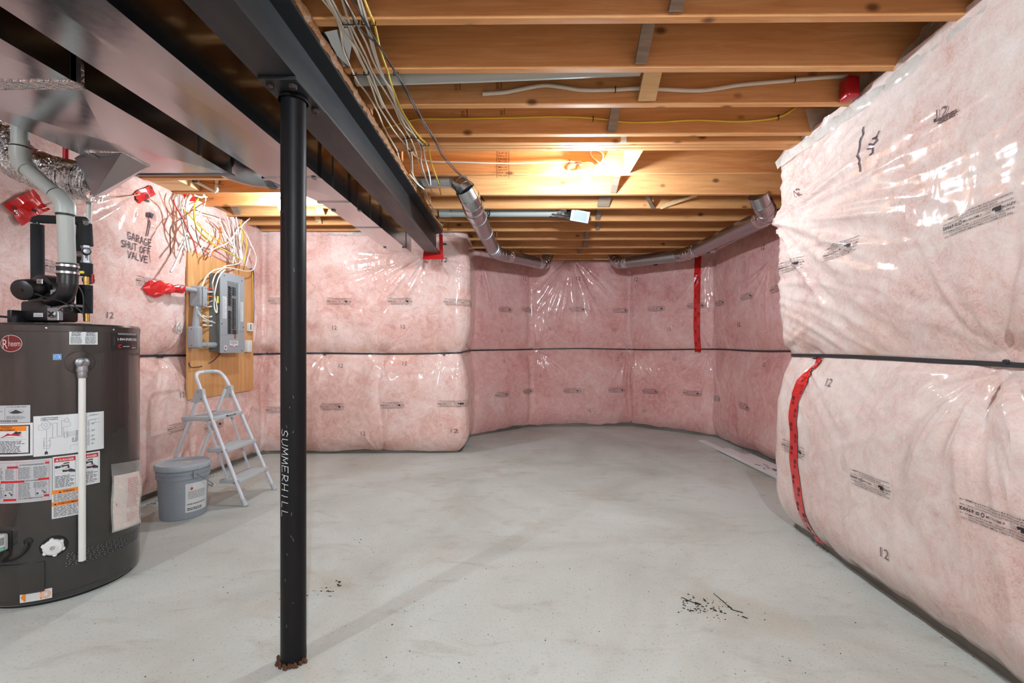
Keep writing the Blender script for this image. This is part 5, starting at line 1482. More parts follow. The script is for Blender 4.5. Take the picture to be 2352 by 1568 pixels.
# insulated water lines
wl = empty('water_line', at_y(86, 640, 2.33), 'black foam insulated water lines with mixing valve on heater top', 'pipe')
ya = 2.33
def foam(name, pts, r=.024): 
    m = MB(); m.tube(pts, r, 20); return m.build(name, 'foam_black', wl, smooth=40)
foam('foam_sleeve', [at_y(87, 730, ya), at_y(86, 516, ya)], .026)
m = MB(); m.tube([at_y(85, 520, ya), at_y(85, 506, ya)], .016, 14); m.build('pipe', 'dull_metal', wl)
foam('foam_sleeve', [at_y(82, 513, ya), at_y(84, 505, ya), at_y(92, 503, ya), at_y(195, 507, ya)], .021)
foam('foam_sleeve', [at_y(196, 514, ya - .02), at_y(199, 564, ya - .02)], .026)
m = MB(); m.tube([at_y(197, 505, ya - .04), at_y(197, 516, ya - .03)], .012, 12); m.build('pipe', 'dull_metal', wl)
foam('foam_sleeve', [at_y(198, 605, ya - .02), at_y(198, 634, ya - .02)], .026)
foam('foam_sleeve', [at_y(198, 655, ya - .02), at_y(198, 719, ya - .02)], .026)
foam('foam_sleeve', [at_y(187, 655, ya + .0), at_y(187, 719, ya + .0)], .02)
m = MB(); m.tube([at_y(186, 518, ya + .03), at_y(182, 605, ya + .03)], .018, 14); m.build('foam_sleeve', 'foam_black', wl)
m = MB(); m.tube([at_y(198, 563, ya - .02), at_y(198, 606, ya - .02)], .018, 14); m.lathe([(.022, 0), (.022, .012)], at_y(198, 570, ya - .02), (0, 0, 1), n=6); m.lathe([(.022, 0), (.022, .012)], at_y(198, 604, ya - .02), (0, 0, 1), n=6); m.tube([at_y(178, 583, ya), at_y(198, 583, ya - .02)], .014, 10); m.build('mixing_valve', 'dull_metal', wl)
m = MB(); q = at_y(197, 579, ya - .05); m.lathe([(.017, 0), (.018, .02), (.018, .036), (.015, .040)], q, (.75, -.65, 0), n=20); m.build('valve_knob', 'rubber', wl)
m = MB(); q = at_y(197, 579, ya - .05) + Vector((.75, -.65, 0)).normalized() * .0405; m.lathe([(.013, 0), (.013, .001), (.003, .003)], q, (.75, -.65, 0), n=20); m.build('knob_cap', 'dull_metal', wl)
m = MB(); m.tube([at_y(198, 630, ya - .02), at_y(198, 660, ya - .02)], .012, 12); m.tube([at_y(198, 716, ya - .02), at_y(199, 738, ya - .02)], .013, 12); m.build('pipe', 'brass', wl)
m = MB(); q = at_y(213, 640, ya - .03); m.bbox(q - Vector((.004, .006, .022)), q + Vector((.004, .006, .022)), .001, 1); m.build('shutoff_lever', 'red_box', wl)
m = MB(); m.lathe([(.020, -.015), (.022, 0), (.020, .015)], at_y(203, 643, ya), (1, 0, 0), n=14); m.build('ball_valve', 'rubber', wl)
# white riser and red riser behind
m = MB(); m.tube([at_y(203, 512, 2.42), at_y(206, 420, 2.42)], .0125, 14); o = m.build('riser_pipe', 'pvc_white'); tag(o, 'white vertical water riser behind the insulated heater pipes', 'pipe')
m = MB(); q = at_y(151, 370, 2.4); m.tube([q, Vector((q.x, q.y, HJ + .012))], .0125, 14); o = m.build('riser_pipe', 'red_pipe'); tag(o, 'short red plastic water pipe behind the foil flex duct', 'pipe')

# ================================================================== PANEL BOARD
XP = -2.70
bl_, bh_ = at_x(432, 748, XP).y, at_x(582, 758, XP).y
ZB0, ZB1 = .705, 1.905
m = MB(); m.bbox((XP - .018, bl_, ZB0), (XP, bh_, ZB1), .002, 1)
# grain runs up the board: local x axis is vertical in the wood texture
o = m.build('panel_board', 'plywood', smooth=20)
tag(o, 'orange-brown plywood backing board behind the breaker panel', 'board')
for y in (bl_ + .12, bh_ - .12):
    m = MB(); m.box((XP - .055, y - .02, ZB0 + .02), (XP - .018, y + .02, ZB1 - .02)); m.build('batten', 'pale_wood', o, smooth=0)
board_ob = o
XF = -2.595
ya_, yb_ = at_x(506, 716, XF).y, at_x(561.5, 716, XF).y
pz1, pz0 = 1.775, 1.080
pn = empty('breaker_panel', (XP, (ya_ + yb_) / 2, pz0), 'grey steel breaker panel with two rows of black breakers', 'panel')
m = MB(); m.bbox((XP + .0005, ya_ + .012, pz0 + .012), (XF - .006, yb_ - .012, pz1 - .012), .002, 1); m.build('enclosure', 'panel_side', pn)
WPn, HPn = yb_ - ya_, pz1 - pz0
def PF(a, b): return ya_ + a * WPn, pz0 + b * HPn      # fractions of the cover
m = MB()
# cover with a recessed opening
fa, fb, ga, gb_ = .27, .78, .235, .905
ys = [ya_, PF(fa, 0)[0], PF(fb, 0)[0], yb_]; zs_ = [pz0, PF(0, ga)[1], PF(0, gb_)[1], pz1]
for i in range(3):
    for j in range(3):
        if i == 1 and j == 1: continue
        m.box((XF - .006, ys[i], zs_[j]), (XF, ys[i + 1], zs_[j + 1]))
m.build('cover', 'panel_grey', pn, smooth=0)
m = MB(); m.add([(XF, ys[1], zs_[1]), (XF, ys[2], zs_[1]), (XF, ys[2], zs_[2]), (XF, ys[1], zs_[2]), (XF - .016, ys[1] + .012, zs_[1] + .006), (XF - .016, ys[2] - .020, zs_[1] + .006), (XF - .016, ys[2] - .020, zs_[2] - .03), (XF - .016, ys[1] + .012, zs_[2] - .03)],
                [(0, 1, 5, 4), (1, 2, 6, 5), (2, 3, 7, 6), (3, 0, 4, 7), (4, 5, 6, 7)]); m.build('dead_front', 'panel_grey', pn, smooth=0)
def breaker(col, b, h):
    a0_, a1_ = ((.325, .475) if col == 0 else (.50, .645))
    y0_, z0_ = PF(a0_, b); y1_, _ = PF(a1_, 0); hh = h * HPn
    m = MB(); m.bbox((XF - .017, y0_, z0_ + .0006), (XF - .004, y1_, z0_ + hh - .0006), .0015, 1); o = m.build('breaker', 'breaker', pn)
    m = MB(); ym = y0_ + (y1_ - y0_) * (.62 if col == 0 else .38)
    m.bbox((XF - .005, ym - .009, z0_ + hh * .25), (XF + .006, ym + .006, z0_ + hh * .75), .001, 1); m.build('toggle', 'toggle_grey', o)
for k in range(8): breaker(0, .845 - .0315 * (k + 1), .030)
for k in range(10): breaker(0, .535 - .0295 * (k + 1), .028)
for k in range(4): breaker(1, .845 - .0285 * (k + 1), .027)
for k in range(13): breaker(1, .700 - .0305 * (k + 1), .029)
y0_, z0_ = PF(.51, .215); m = MB(); m.bbox((XF - .012, y0_, z0_), (XF - .002, y0_ + .05, z0_ + .055), .002, 1); mb = m.build('main_breaker', 'breaker', pn)
m = MB(); m.bbox((XF - .003, y0_ + .014, z0_ - .022), (XF + .005, y0_ + .036, z0_ + .016), .002, 1); m.build('main_toggle', 'copper', mb)
def card(name, a0_, b0_, a1_, b1_, f):
    (yy0, zz0), (yy1, zz1) = PF(a0_, b0_), PF(a1_, b1_); p = Print(); wd, h = yy1 - yy0, zz1 - zz0; f(p, wd, h)
    p.build(name, lambda x, y, l: np.stack([np.full_like(x, XF + .0008) + l * .0004, (yy0 + yy1) / 2 + x, (zz0 + zz1) / 2 + y], axis=-1), pn)
def d_dir(p, w_, h):
    p.rect(-w_ / 2, -h / 2, w_ / 2, h / 2, 'label_white'); p.lines(-w_ * .4, -h * .47, w_ * .4, h * .47, 20, 'label_line', fill=.4, ragged=.5, seed=4, word=.008)
card('circuit_directory', .09, .43, .24, .70, d_dir); card('circuit_directory', .82, .41, .945, .665, d_dir)
def d_pl(p, w_, h):
    p.rect(-w_ / 2, -h / 2, w_ / 2, h / 2, 'label_white'); p.lines(-w_ * .42, -h * .1, w_ * .42, h * .42, 4, 'label_line', seed=3); p.rect(-w_ * .1, -h * .3, -w_ * .04, 0, 'label_ink', 1); p.rect(-w_ * .5, -h * .5, -w_ * .15, -h * .4, 'label_red', 1); p.rect(w_ * .15, -h * .5, w_ * .5, -h * .4, 'label_red', 1)
card('panel_label', .37, .085, .72, .155, d_pl)
def d_cross(p, w_, h):
    p.disc(0, 0, w_ / 2, h / 2, 'label_white'); p.rect(-w_ * .28, -h * .09, w_ * .28, h * .09, 'label_red', 1); p.rect(-w_ * .10, -h * .26, w_ * .10, h * .26, 'label_red', 1)
card('red_cross_sticker', .14, .035, .27, .095, d_cross)
for a_, b_ in ((.15, .96), (.88, .945), (.06, .36), (.95, .335), (.17, .025), (.88, .025)):
    y, z = PF(a_, b_); m = MB(); m.lathe([(.005, 0), (.005, .002), (.002, .004)], (XF, y, z), (1, 0, 0), n=8); m.build('cover_screw', 'breaker', pn)
m = MB(); y, z = PF(0, .225); m.box((XF - .0002, ya_ + .001, z), (XF + .0012, PF(.5, 0)[0], z + .002)); y, z = PF(0, .275); m.box((XF - .0002, PF(.66, 0)[0], z), (XF + .0012, yb_ - .001, z + .002)); o = m.build('cover_joint', 'panel_side', pn, smooth=0); o['kind'] = 'stuff'

# conduit bodies
cdt = empty('conduit', at_x(440, 760, XP), 'grey plastic conduit with two access fittings feeding the breaker panel', 'conduit')
def cbody(name, u0, u1, v0, v1, x0, x1, cover):
    a = at_x((u0 + u1) / 2, (v0 + v1) / 2, (x0 + x1) / 2); c0 = at_x(u0, v0, x1); c1 = at_x(u1, v1, x1)
    yw = abs(c1.y - c0.y) / 2; zh = abs(c0.z - c1.z) / 2
    m = MB(); m.bbox((x0, a.y - yw, a.z - zh), (x1, a.y + yw, a.z + zh), min(yw * .8, .022), 4); o = m.build(name, 'conduit_grey', cdt)
    return a, o
a_up, ou = cbody('conduit_body', 448, 461, 655, 706, XP + .0, XP + .11, 1)
m = MB(); m.bbox((XP + .108, a_up.y - .024, a_up.z - .080), (XP + .116, a_up.y + .024, a_up.z + .080), .003, 2); m.build('body_cover', 'conduit_grey', ou)
a_lo, ol = cbody('conduit_body', 441, 454, 748, 801, XP + .0, XP + .10, 1)
m = MB(); m.bbox((XP + .02, a_lo.y - .040, a_lo.z - .080), (XP + .085, a_lo.y - .030, a_lo.z + .080), .003, 2); m.build('body_cover', 'conduit_grey', ol)
for (ob_, aa, xx) in ((ou, a_up, XP + .116), (ol, a_lo, None)):
    for sz_ in (-.065, .065):
        m = MB()
        if xx: m.lathe([(.004, 0), (.003, .002)], (xx, aa.y, aa.z + sz_), (1, 0, 0), n=8)
        else: m.lathe([(.004, 0), (.003, .002)], (XP + .052, aa.y - .040, aa.z + sz_), (0, -1, 0), n=8)
        m.build('cover_screw', 'breaker', ob_)
m = MB(); m.tube([Vector((XP + .055, a_up.y, a_up.z - .07)), Vector((XP + .055, a_lo.y, a_lo.z + .07))], .026, 20); m.build('conduit_pipe', 'conduit_grey', cdt)
m = MB(); m.tube([Vector((XP + .05, a_lo.y, a_lo.z - .06)), Vector((XP + .05, ya_ + .02, a_lo.z - .06))], .021, 20); m.tube([Vector((XP + .05, (a_lo.y + ya_) / 2, a_lo.z - .06)), Vector((XP + .05, ya_ + .014, a_lo.z - .06))], .0235, 20); m.build('conduit_pipe', 'conduit_grey', cdt)
q = at_x(402, 666, XP + .02)
m = MB(); m.tube([Vector((XP + .055, a_up.y, a_up.z + .045)), Vector((XP + .05, q.y, a_up.z + .045))], .019, 18); m.build('conduit_pipe', 'conduit_grey', cdt)
# small devices
q0, q1 = at_x(566, 741, XP), at_x(576, 761, XP)
m = MB(); m.bbox((XP + .0005, q0.y, q1.z), (XP + .03, q1.y, q0.z), .003, 2); dv = m.build('network_box', 'device_white'); tag(dv, 'little white three-port network box on the panel board', 'device')
for k in range(3):
    m = MB(); zc_ = q0.z - (q0.z - q1.z) * (.25 + .22 * k); m.box((XP + .029, q0.y + .012, zc_ - .008), (XP + .0308, q0.y + .028, zc_ + .006)); m.build('port', 'breaker', dv, smooth=0)
q0, q1 = at_x(560, 781, XP), at_x(570, 808, XP)
m = MB(); m.bbox((XP + .0005, q0.y, q1.z), (XP + .04, q1.y, q0.z), .003, 2); dv = m.build('doorbell_box', 'device_white'); tag(dv, 'slim white plastic box at the lower corner of the breaker panel', 'device')
m = MB(); m.lathe([(.004, 0), (.003, .001)], (XP + .0402, (q0.y + q1.y) / 2 + .01, (q0.z + q1.z) / 2), (1, 0, 0), n=8); m.build('indicator', 'label_line', dv)

# ---- cables
def cable(pts, mat, r, label, group=None, n=6, per=4, name='cable', squash=1.0):
    m = MB(); m.tube(smooth_path(pts, per), r, n, squash=squash); o = m.build(name, mat, None, smooth=60)
    tag(o, label, 'cable', group); return o
CR = random.Random(12)
def zoomed(pl, sc_, ox, oy): return [(ox + a / sc_, oy + b / sc_) for a, b in pl]
def panel_cable(pl, mat, r, label, group, x=None, sc_=7.129, ox=400, oy=400):
    xb = CR.uniform(-2.69, -2.60) if x is None else x
    P_ = []
    for i, (u, v) in enumerate(zoomed(pl, sc_, ox, oy)):
        X = xb + .015 * math.sin(i * 1.7 + xb * 40)
        P_.append(at_x(u, v, X))
    return cable(P_, mat, r, label, group)
GW = 'white cables above the panel board'
ORD_ = ['first', 'second', 'third', 'fourth', 'fifth', 'sixth', 'seventh', 'eighth', 'ninth', 'tenth', 'eleventh', 'twelfth', 'thirteenth', 'fourteenth', 'fifteenth', 'sixteenth', 'seventeenth', 'eighteenth', 'nineteenth', 'twentieth', 'last']
for ci, pl in enumerate(sorted(([(70, 330), (75, 480), (100, 680), (150, 900), (165, 1070), (175, 1250)], [(92, 330), (95, 480), (120, 620), (130, 800), (180, 1000), (232, 1280)], [(220, 330), (160, 450), (130, 560), (140, 680), (180, 850), (215, 990), (200, 1200)],
           [(480, 330), (515, 380), (500, 480), (440, 620), (350, 780), (240, 890), (160, 1050), (60, 1240)], [(360, 560), (420, 650), (520, 800), (575, 930), (570, 1040), (480, 1160), (390, 1290)],
           [(660, 700), (720, 800), (745, 870), (730, 980), (640, 1160), (560, 1345)], [(700, 720), (760, 800), (800, 900), (880, 1040), (960, 1180), (1040, 1380)], [(740, 740), (830, 850), (900, 1000), (980, 1150), (1060, 1400)],
           [(870, 700), (900, 830), (930, 980), (950, 1200), (940, 1450)], [(920, 700), (950, 830), (990, 960), (1030, 1150), (1060, 1380)], [(945, 700), (965, 850), (975, 980), (985, 1200), (965, 1460)], [(970, 700), (985, 800), (1020, 950), (1060, 1130), (1090, 1400)], [(1015, 700), (1040, 850), (1060, 1000), (1090, 1200), (1100, 1400)],
           [(760, 930), (830, 1060), (900, 1200), (960, 1420)], [(800, 760), (870, 900), (930, 1100), (1000, 1440)], [(1100, 780), (1075, 920), (1090, 1150), (1120, 1400)], [(1060, 870), (960, 1030), (850, 1140), (640, 1230), (575, 1345)],
           [(1250, 1130), (1240, 1250), (1200, 1400), (1175, 1500)], [(300, 340), (240, 420), (215, 560), (230, 740), (250, 880), (235, 1040), (280, 1270)], [(330, 350), (420, 370), (540, 375)], [(330, 335), (440, 385), (500, 340)]), key=lambda q: q[0][0])):
    panel_cable(pl, 'cable_white', CR.choice((.0045, .005, .0055)), 'white cable above the panel board, %s from the left where they leave the joists' % ORD_[ci], GW)
panel_cable([(270, 340), (215, 420), (195, 520), (205, 680), (240, 850), (215, 990), (120, 1220), (10, 1480), (-60, 1600)], 'cable_white', .008, 'thick white service cable drooping to the red tape left of the board', None, -2.64)
panel_cable([(1240, 720), (1160, 790), (1110, 850), (1085, 980), (1090, 1150), (1110, 1330), (1060, 1460), (850, 1500), (790, 1550), (700, 1720)], 'cable_white', .0055, 'white cable arching from the joists onto the breaker panel side', None, -2.62)
panel_cable([(1080, 860), (1180, 980), (1260, 1150), (1340, 1350), (1310, 1540), (1200, 1590), (1050, 1560), (850, 1530), (640, 1570)], 'cable_white', .005, 'white cable looping wide past the right edge of the panel board', None, -2.60)
GY = 'yellow cables above the panel board'
for LY, pl in zip(('yellow cable curving down from the joist into a long sag above the board', 'yellow cable slung highest and flattest across the panel cables', 'short yellow cable among the white ones under the right joists', 'yellow cable bowing outward at the right above the board', 'yellow cable in the deepest sag above the panel board'), ([(400, 395), (350, 470), (325, 560), (330, 720), (380, 900), (540, 1050), (700, 1180), (880, 1270), (1080, 1400)], [(150, 570), (240, 660), (360, 790), (540, 960), (700, 1070), (860, 1150), (960, 1210), (1060, 1380)], [(1100, 740), (1090, 860), (1110, 980), (1110, 1080), (1090, 1250)],
           [(1120, 900), (1170, 1030), (1190, 1180), (1150, 1400), (1140, 1500)], [(395, 400), (340, 500), (335, 640), (350, 820), (440, 970), (620, 1150), (790, 1230), (960, 1330), (1020, 1480)])):
    panel_cable(pl, 'cable_yellow', .005, LY, GY)
panel_cable([(-10, 420), (0, 480), (70, 600), (160, 770), (230, 930), (310, 1080), (345, 1180), (365, 1300)], 'cable_red', .005, 'red cable crossing the white cables left of the board', None, -2.62)
panel_cable([(850, 330), (680, 380), (500, 460), (340, 560), (150, 700), (20, 790), (-60, 880), (-65, 1100), (-60, 1300)], 'cable_brown', .004, 'thin brown wire running from the joists down left of the board', None, -2.63)
panel_cable([(770, 860), (765, 980), (720, 1120), (690, 1200), (590, 1345)], 'cable_orange', .007, 'orange cable dropping behind the top of the panel board', None, -2.66)
panel_cable([(340, 580), (480, 640), (640, 680), (740, 720)], 'cable_black', .003, 'thin black wire stretched under the joists by the board', None, -2.64)
panel_cable([(350, 760), (350, 850), (370, 1010), (410, 1150), (470, 1260), (475, 1320)], 'cable_black', .003, 'thin black wire dropping behind the board top', None, -2.66)
# leads between board and panel side
S4 = dict(sc_=7.467, ox=420, oy=620)
GP = 'leads into the panel side'
for ci, (pl, c_) in enumerate((([(335, 310), (390, 335), (450, 370), (520, 375)], 'cable_white'), ([(335, 375), (420, 378), (520, 380), (590, 400)], 'cable_white'), ([(335, 605), (390, 620), (440, 632), (490, 622)], 'cable_white'),
               ([(335, 780), (390, 800), (440, 806), (500, 795)], 'cable_white'), ([(335, 860), (400, 880), (460, 885), (510, 875)], 'cable_white'), ([(340, 940), (400, 950), (460, 955), (515, 945)], 'cable_white'))):
    panel_cable(pl, c_, .007, 'short white lead into the panel side, %s from the top' % ORD_[ci], GP, -2.665, **S4)
panel_cable([(425, 322), (490, 316), (560, 318)], 'cable_red', .006, 'short red lead at the top of the panel side', None, -2.66, **S4)
panel_cable([(335, 460), (400, 462), (450, 455), (520, 462)], 'cable_orange', .007, 'short orange lead into the panel side', None, -2.665, **S4)
panel_cable([(360, 550), (430, 555), (490, 535), (520, 510)], 'cable_cream', .004, 'thin cream lead curling at the panel side', None, -2.66, **S4)
panel_cable([(345, 500), (370, 560), (420, 600), (480, 590), (540, 560)], 'cable_brown', .003, 'thin brown lead looping beside the breaker panel', None, -2.66, **S4)
panel_cable([(540, 0), (440, 70), (370, 170), (330, 280), (310, 370)], 'cable_white', .0055, 'white cable curving down to the upper conduit fitting', None, -2.62, **S4)
panel_cable([(240, 640), (270, 730), (330, 800), (430, 865), (550, 905)], 'cable_white', .0055, 'white cable from the upper conduit fitting to the panel side', None, -2.60, **S4)
panel_cable([(720, -5), (640, 80), (590, 200), (550, 380), (535, 560), (550, 680), (580, 735), (585, 640), (570, 560)], 'cable_white', .005, 'long white cable looping down over the panel corner', None, -2.575, **S4)
panel_cable([(660, -5), (570, 60), (520, 180), (510, 260), (540, 420), (570, 560)], 'cable_white', .005, 'white cable hanging in a loop against the panel side', None, -2.58, **S4)
q = at_x(500, 688, -2.58); m = MB(); m.bbox(q - Vector((.004, .008, .03)), q + Vector((.004, .008, .03)), .002, 1); o = m.build('cable_tag', 'yellow_cap'); tag(o, 'small yellow tag on the cable loop at panel side', 'tag')
panel_cable([(1190, 20), (1200, 200), (1205, 600), (1195, 990)], 'cable_yellow', .004, 'thin yellow wire down the right edge of the board', None, -2.69, **S4)
panel_cable([(1150, -10), (1185, -20), (1215, 40), (1215, 300), (1218, 700), (1208, 1000)], 'cable_blue', .004, 'thin dark blue wire down the right edge of the board', None, -2.69, **S4)
panel_cable([(100, 1560), (130, 1660), (240, 1665), (360, 1640), (430, 1600), (520, 1560), (650, 1420)], 'cable_black', .0035, 'black ground wire stapled below the breaker panel', None, -2.695, **S4)
panel_cable([(-10, 1000), (-60, 900), (-100, 940), (-110, 1040), (-70, 1090), (-20, 1060), (-50, 930), (-95, 980), (-60, 1080)], 'cable_white', .0045, 'coiled white cable hanging in the shadow behind the conduit', None, -2.72, **S4)

# ---- cables stapled under the joists along the beam
ZC = HJ - .007
def ceil_cable(pl, mat, r, label, group, z=ZC, sc_=3.409, ox=560, oy=0, per=3):
    P_ = []
    for i, (u, v) in enumerate(zoomed(pl, sc_, ox, oy)):
        P_.append(at_z(u, v, z + .003 * math.sin(i * 2.1 + r * 900)))
    d0 = (P_[0] - P_[1]); P_.insert(0, P_[0] + d0.normalized() * 1.6)
    return cable(P_, mat, r, label, group, per=per)
GB = 'cables stapled along the beam'
ORD = ['first', 'second', 'third', 'fourth', 'fifth', 'sixth', 'seventh', 'eighth', 'ninth', 'tenth', 'eleventh', 'twelfth', 'thirteenth', 'fourteenth', 'fifteenth', 'sixteenth', 'seventeenth', 'eighteenth', 'nineteenth', 'twentieth', 'last']
for ci, pl in enumerate(sorted(([(620, 0), (700, 100), (745, 200), (760, 260), (770, 340), (790, 420), (860, 580), (900, 650), (970, 740), (1050, 880), (1090, 980), (1150, 1090), (1200, 1180), (1220, 1250), (1290, 1370), (1330, 1440), (1380, 1510)],
           [(650, 0), (720, 130), (770, 240), (850, 350), (900, 450), (960, 575), (1000, 680), (1050, 820), (1110, 920), (1180, 1030), (1265, 1130), (1310, 1190), (1318, 1290), (1330, 1380), (1400, 1480), (1440, 1560)],
           [(690, 0), (750, 110), (820, 200), (860, 310), (920, 420), (990, 560), (1040, 690), (1100, 830), (1190, 970), (1265, 1080), (1285, 1180), (1310, 1260), (1312, 1340), (1345, 1420)],
           [(770, 0), (800, 100), (850, 220), (910, 340), (960, 440), (1010, 560), (1090, 690), (1170, 820), (1230, 960), (1300, 1070), (1340, 1170), (1380, 1300), (1440, 1430), (1470, 1500)],
           [(790, 0), (850, 110), (900, 220), (960, 340), (1010, 470), (1070, 580), (1150, 690), (1170, 750), (1190, 830), (1260, 980), (1350, 1075), (1390, 1180), (1390, 1280), (1440, 1420), (1480, 1510)],
           [(895, 0), (925, 110), (975, 250), (1005, 370), (1040, 480), (1090, 600), (1160, 710), (1200, 830), (1290, 980), (1350, 1080), (1400, 1135), (1420, 1240), (1455, 1380), (1465, 1480)],
           [(668, 0), (740, 140), (790, 260), (868, 360), (912, 460), (972, 580), (1030, 700), (1090, 840)], [(915, 0), (950, 120), (990, 260), (1020, 380), (1056, 500), (1110, 640), (1165, 760), (1210, 850), (1270, 1000)]), key=lambda q: q[0][0])):
    ceil_cable(pl, CR.choice(('cable_white', 'cable_cream', 'cable_cream')), CR.choice((.0045, .005)), 'pale cable stapled under the joists, %s from the steel beam at the top' % ORD[ci], GB)
ceil_cable([(945, 0), (985, 100), (1025, 200), (1070, 400), (1120, 540), (1160, 680), (1230, 850), (1300, 970), (1380, 1080), (1440, 1140), (1470, 1280), (1520, 1420), (1545, 1530)], 'cable_yellow', .005, 'yellow cable running with the pale bundle beside the beam', None)
ceil_cable([(845, 0), (900, 90), (960, 200), (1080, 390), (1190, 580), (1270, 720), (1340, 850), (1410, 980), (1500, 1110), (1540, 1200), (1600, 1280), (1680, 1360), (1780, 1440)], 'cable_black', .003, 'dark cable crossing the bundle towards the round duct', None, ZC - .01)
ceil_cable([(770, -30), (860, 150), (930, 250), (1050, 350), (1085, 400), (1200, 580), (1280, 715), (1350, 840), (1420, 970), (1507, 1100), (1545, 1190), (1610, 1270), (1690, 1355), (1790, 1432)], 'cable_black', .003, 'second dark cable twisting with the first towards the round duct', None, ZC - .012)
ceil_cable([(360, 0), (420, 90), (500, 250), (620, 370), (730, 530), (830, 690), (900, 800), (980, 910), (1040, 1010), (1100, 1110), (1190, 1250), (1260, 1350), (1320, 1440)], 'cable_white', .0055, 'white cable lying along the rough board on top of the beam', None, HJ - .018)
# staples
for u, v in zoomed([(795, 183), (838, 183), (880, 178), (945, 185), (1010, 188), (862, 582), (958, 577), (1190, 580), (1266, 1080), (1300, 1075), (1350, 1078), (1400, 1135), (1437, 1135), (1200, 1183), (1303, 1178)], 3.409, 560, 0):
    q = at_z(u, v, ZC - .002); m = MB(); m.tube([q + Vector((-.010, 0, .008)), q + Vector((-.010, 0, -.005)), q + Vector((.010, 0, -.005)), q + Vector((.010, 0, .008))], .0025, 5)
    o = m.build('cable_staple', 'staple_dark'); tag(o, 'dark staple pinning cables to a joist beside the beam', 'staple', 'cable staples on the joists')
# lower tangle at the far end of the beam (crop 8 coordinates)
S8 = dict(sc_=4.611, ox=700, oy=300)
for pl in ([(1110, 460), (1190, 560), (1280, 640), (1310, 740), (1400, 890)], [(1160, 590), (1200, 680), (1290, 800), (1380, 920), (1460, 1010)]):
    ceil_cable_pts = [at_z(u, v, HJ - .03) for u, v in zoomed(pl, **S8)]
    cable(ceil_cable_pts, 'cable_cream', .0055, 'pale cable sagging at the far beam end, %s one' % ('nearer' if pl[0][0] == 1110 else 'farther'), 'cables sagging at the far beam end')
P_ = [at_y(u, v, 3.9 + .05 * i) for i, (u, v) in enumerate(zoomed([(1780, 565), (1860, 680), (1910, 760), (1950, 820), (1960, 880), (1940, 930), (1955, 985), (1970, 1050)], **S8))]
cable(P_, 'cable_black', .004, 'dark wire dangling in a loop behind the round duct', None)
P_ = [at_y(u, v, 3.9 + .05 * i) for i, (u, v) in enumerate(zoomed([(1770, 570), (1840, 670), (1890, 740), (1930, 850), (1945, 900), (1960, 850), (1945, 800)], **S8))]
cable(P_, 'cable_black', .004, 'second dark wire knotted behind the round duct', None)
# runs along joist faces
def face_cable(pl, y, mat, r, label, squash=1.0): return cable([at_y(u, v, y) for u, v in pl], mat, r, label, None, 8, squash=squash)
face_cable([(1108, 216), (1118, 215), (1160, 212), (1200, 204), (1250, 196), (1290, 200), (1340, 207), (1410, 206), (1470, 203), (1520, 205), (1600, 208), (1650, 203), (1700, 195), (1800, 186), (1850, 181), (1945, 174)], 2.268, 'cable_cream', .010, 'thick cream cable along the third joist to the red box')
face_cable([(868, 299), (905, 288), (960, 274), (1030, 273), (1100, 272), (1200, 270), (1280, 268), (1340, 270), (1390, 274), (1440, 281), (1520, 280), (1600, 276), (1700, 279), (1785, 270), (1828, 247)], 2.592, 'cable_yellow', .006, 'yellow cable draped along the fourth joist')
face_cable([(944, 346), (955, 360), (985, 370), (1060, 372), (1160, 375), (1240, 373), (1310, 371), (1337, 372), (1315, 380), (1304, 392), (1320, 395), (1330, 392)], 3.19, 'cable_white', .0055, 'white cable clipped to the joist leading to the lamp box')
face_cable([(1363, 384), (1378, 376), (1386, 362), (1382, 350), (1362, 345), (1356, 350), (1362, 362), (1378, 374)], 3.19, 'cable_white', .005, 'white cable looping out of the joist above the lamp')
for u, v, y in ((1413, 206, 2.26), (1825, 183, 2.26), (1362, 273, 2.585), (1787, 270, 2.585), (1308, 371, 3.185)):
    q = at_y(u, v, y); m = MB(); m.tube([q + Vector((0, .006, .012)), q + Vector((0, -.008, .012)), q + Vector((0, -.008, -.012)), q + Vector((0, .006, -.012))], .0025, 5)
    o = m.build('cable_staple', 'staple_dark'); tag(o, 'dark staple holding a cable to a joist face', 'staple', 'cable staples on joist faces')
q0, q1 = at_y(1941, 176, 2.22), at_y(1971, 226, 2.22)
m = MB(); m.bbox((q0.x, 2.20, q1.z), (q1.x, 2.27, q0.z), .014, 3); o = m.build('red_box', 'red_box'); tag(o, 'red plastic sleeve where the thick cable meets the wall', 'box')
# white water pipe under the left joists
wp = empty('water_pipe', at_y(497, 440, 3.5), 'white plastic water pipe hung under the joists left of the post', 'pipe')
m = MB(); m.tube([at_y(405, 394, 3.40), at_y(496, 441, 3.52)], .011, 12); m.build('pipe', 'pvc_white', wp)
m = MB(); m.tube([at_y(497, 441, 3.52), at_y(498, 408, 3.52)], .011, 12); m.build('pipe', 'pvc_white', wp)
m = MB(); m.tube([at_y(497.5, 438, 3.52), at_y(497.5, 428, 3.52)], .0135, 12); m.tube([at_y(498, 418, 3.52), at_y(498, 412, 3.52)], .0135, 12); m.build('fitting', 'pvc_white', wp)
q = at_y(447, 414, 3.44); m = MB(); m.tube([q + Vector((-.012, 0, 0)), q + Vector((.012, 0, 0))], .016, 10); m.build('clip', 'rubber', wp)
cable([at_y(u, v, 3.5) for u, v in ((430, 400), (457, 411), (480, 420), (514, 424))], 'cable_brown', .002, 'thin copper wire beside the white water pipe', None)
# bell wire between the two red tapes
cable([wsurf(*hit(u, v, 0), .02).tolist() for u, v in ((55, 479), (90, 470), (125, 461), (165, 455), (205, 453), (240, 454), (270, 450), (300, 446))], 'cable_cream', .003, 'thin grey wire strung between two red tapes on the left wall', None)

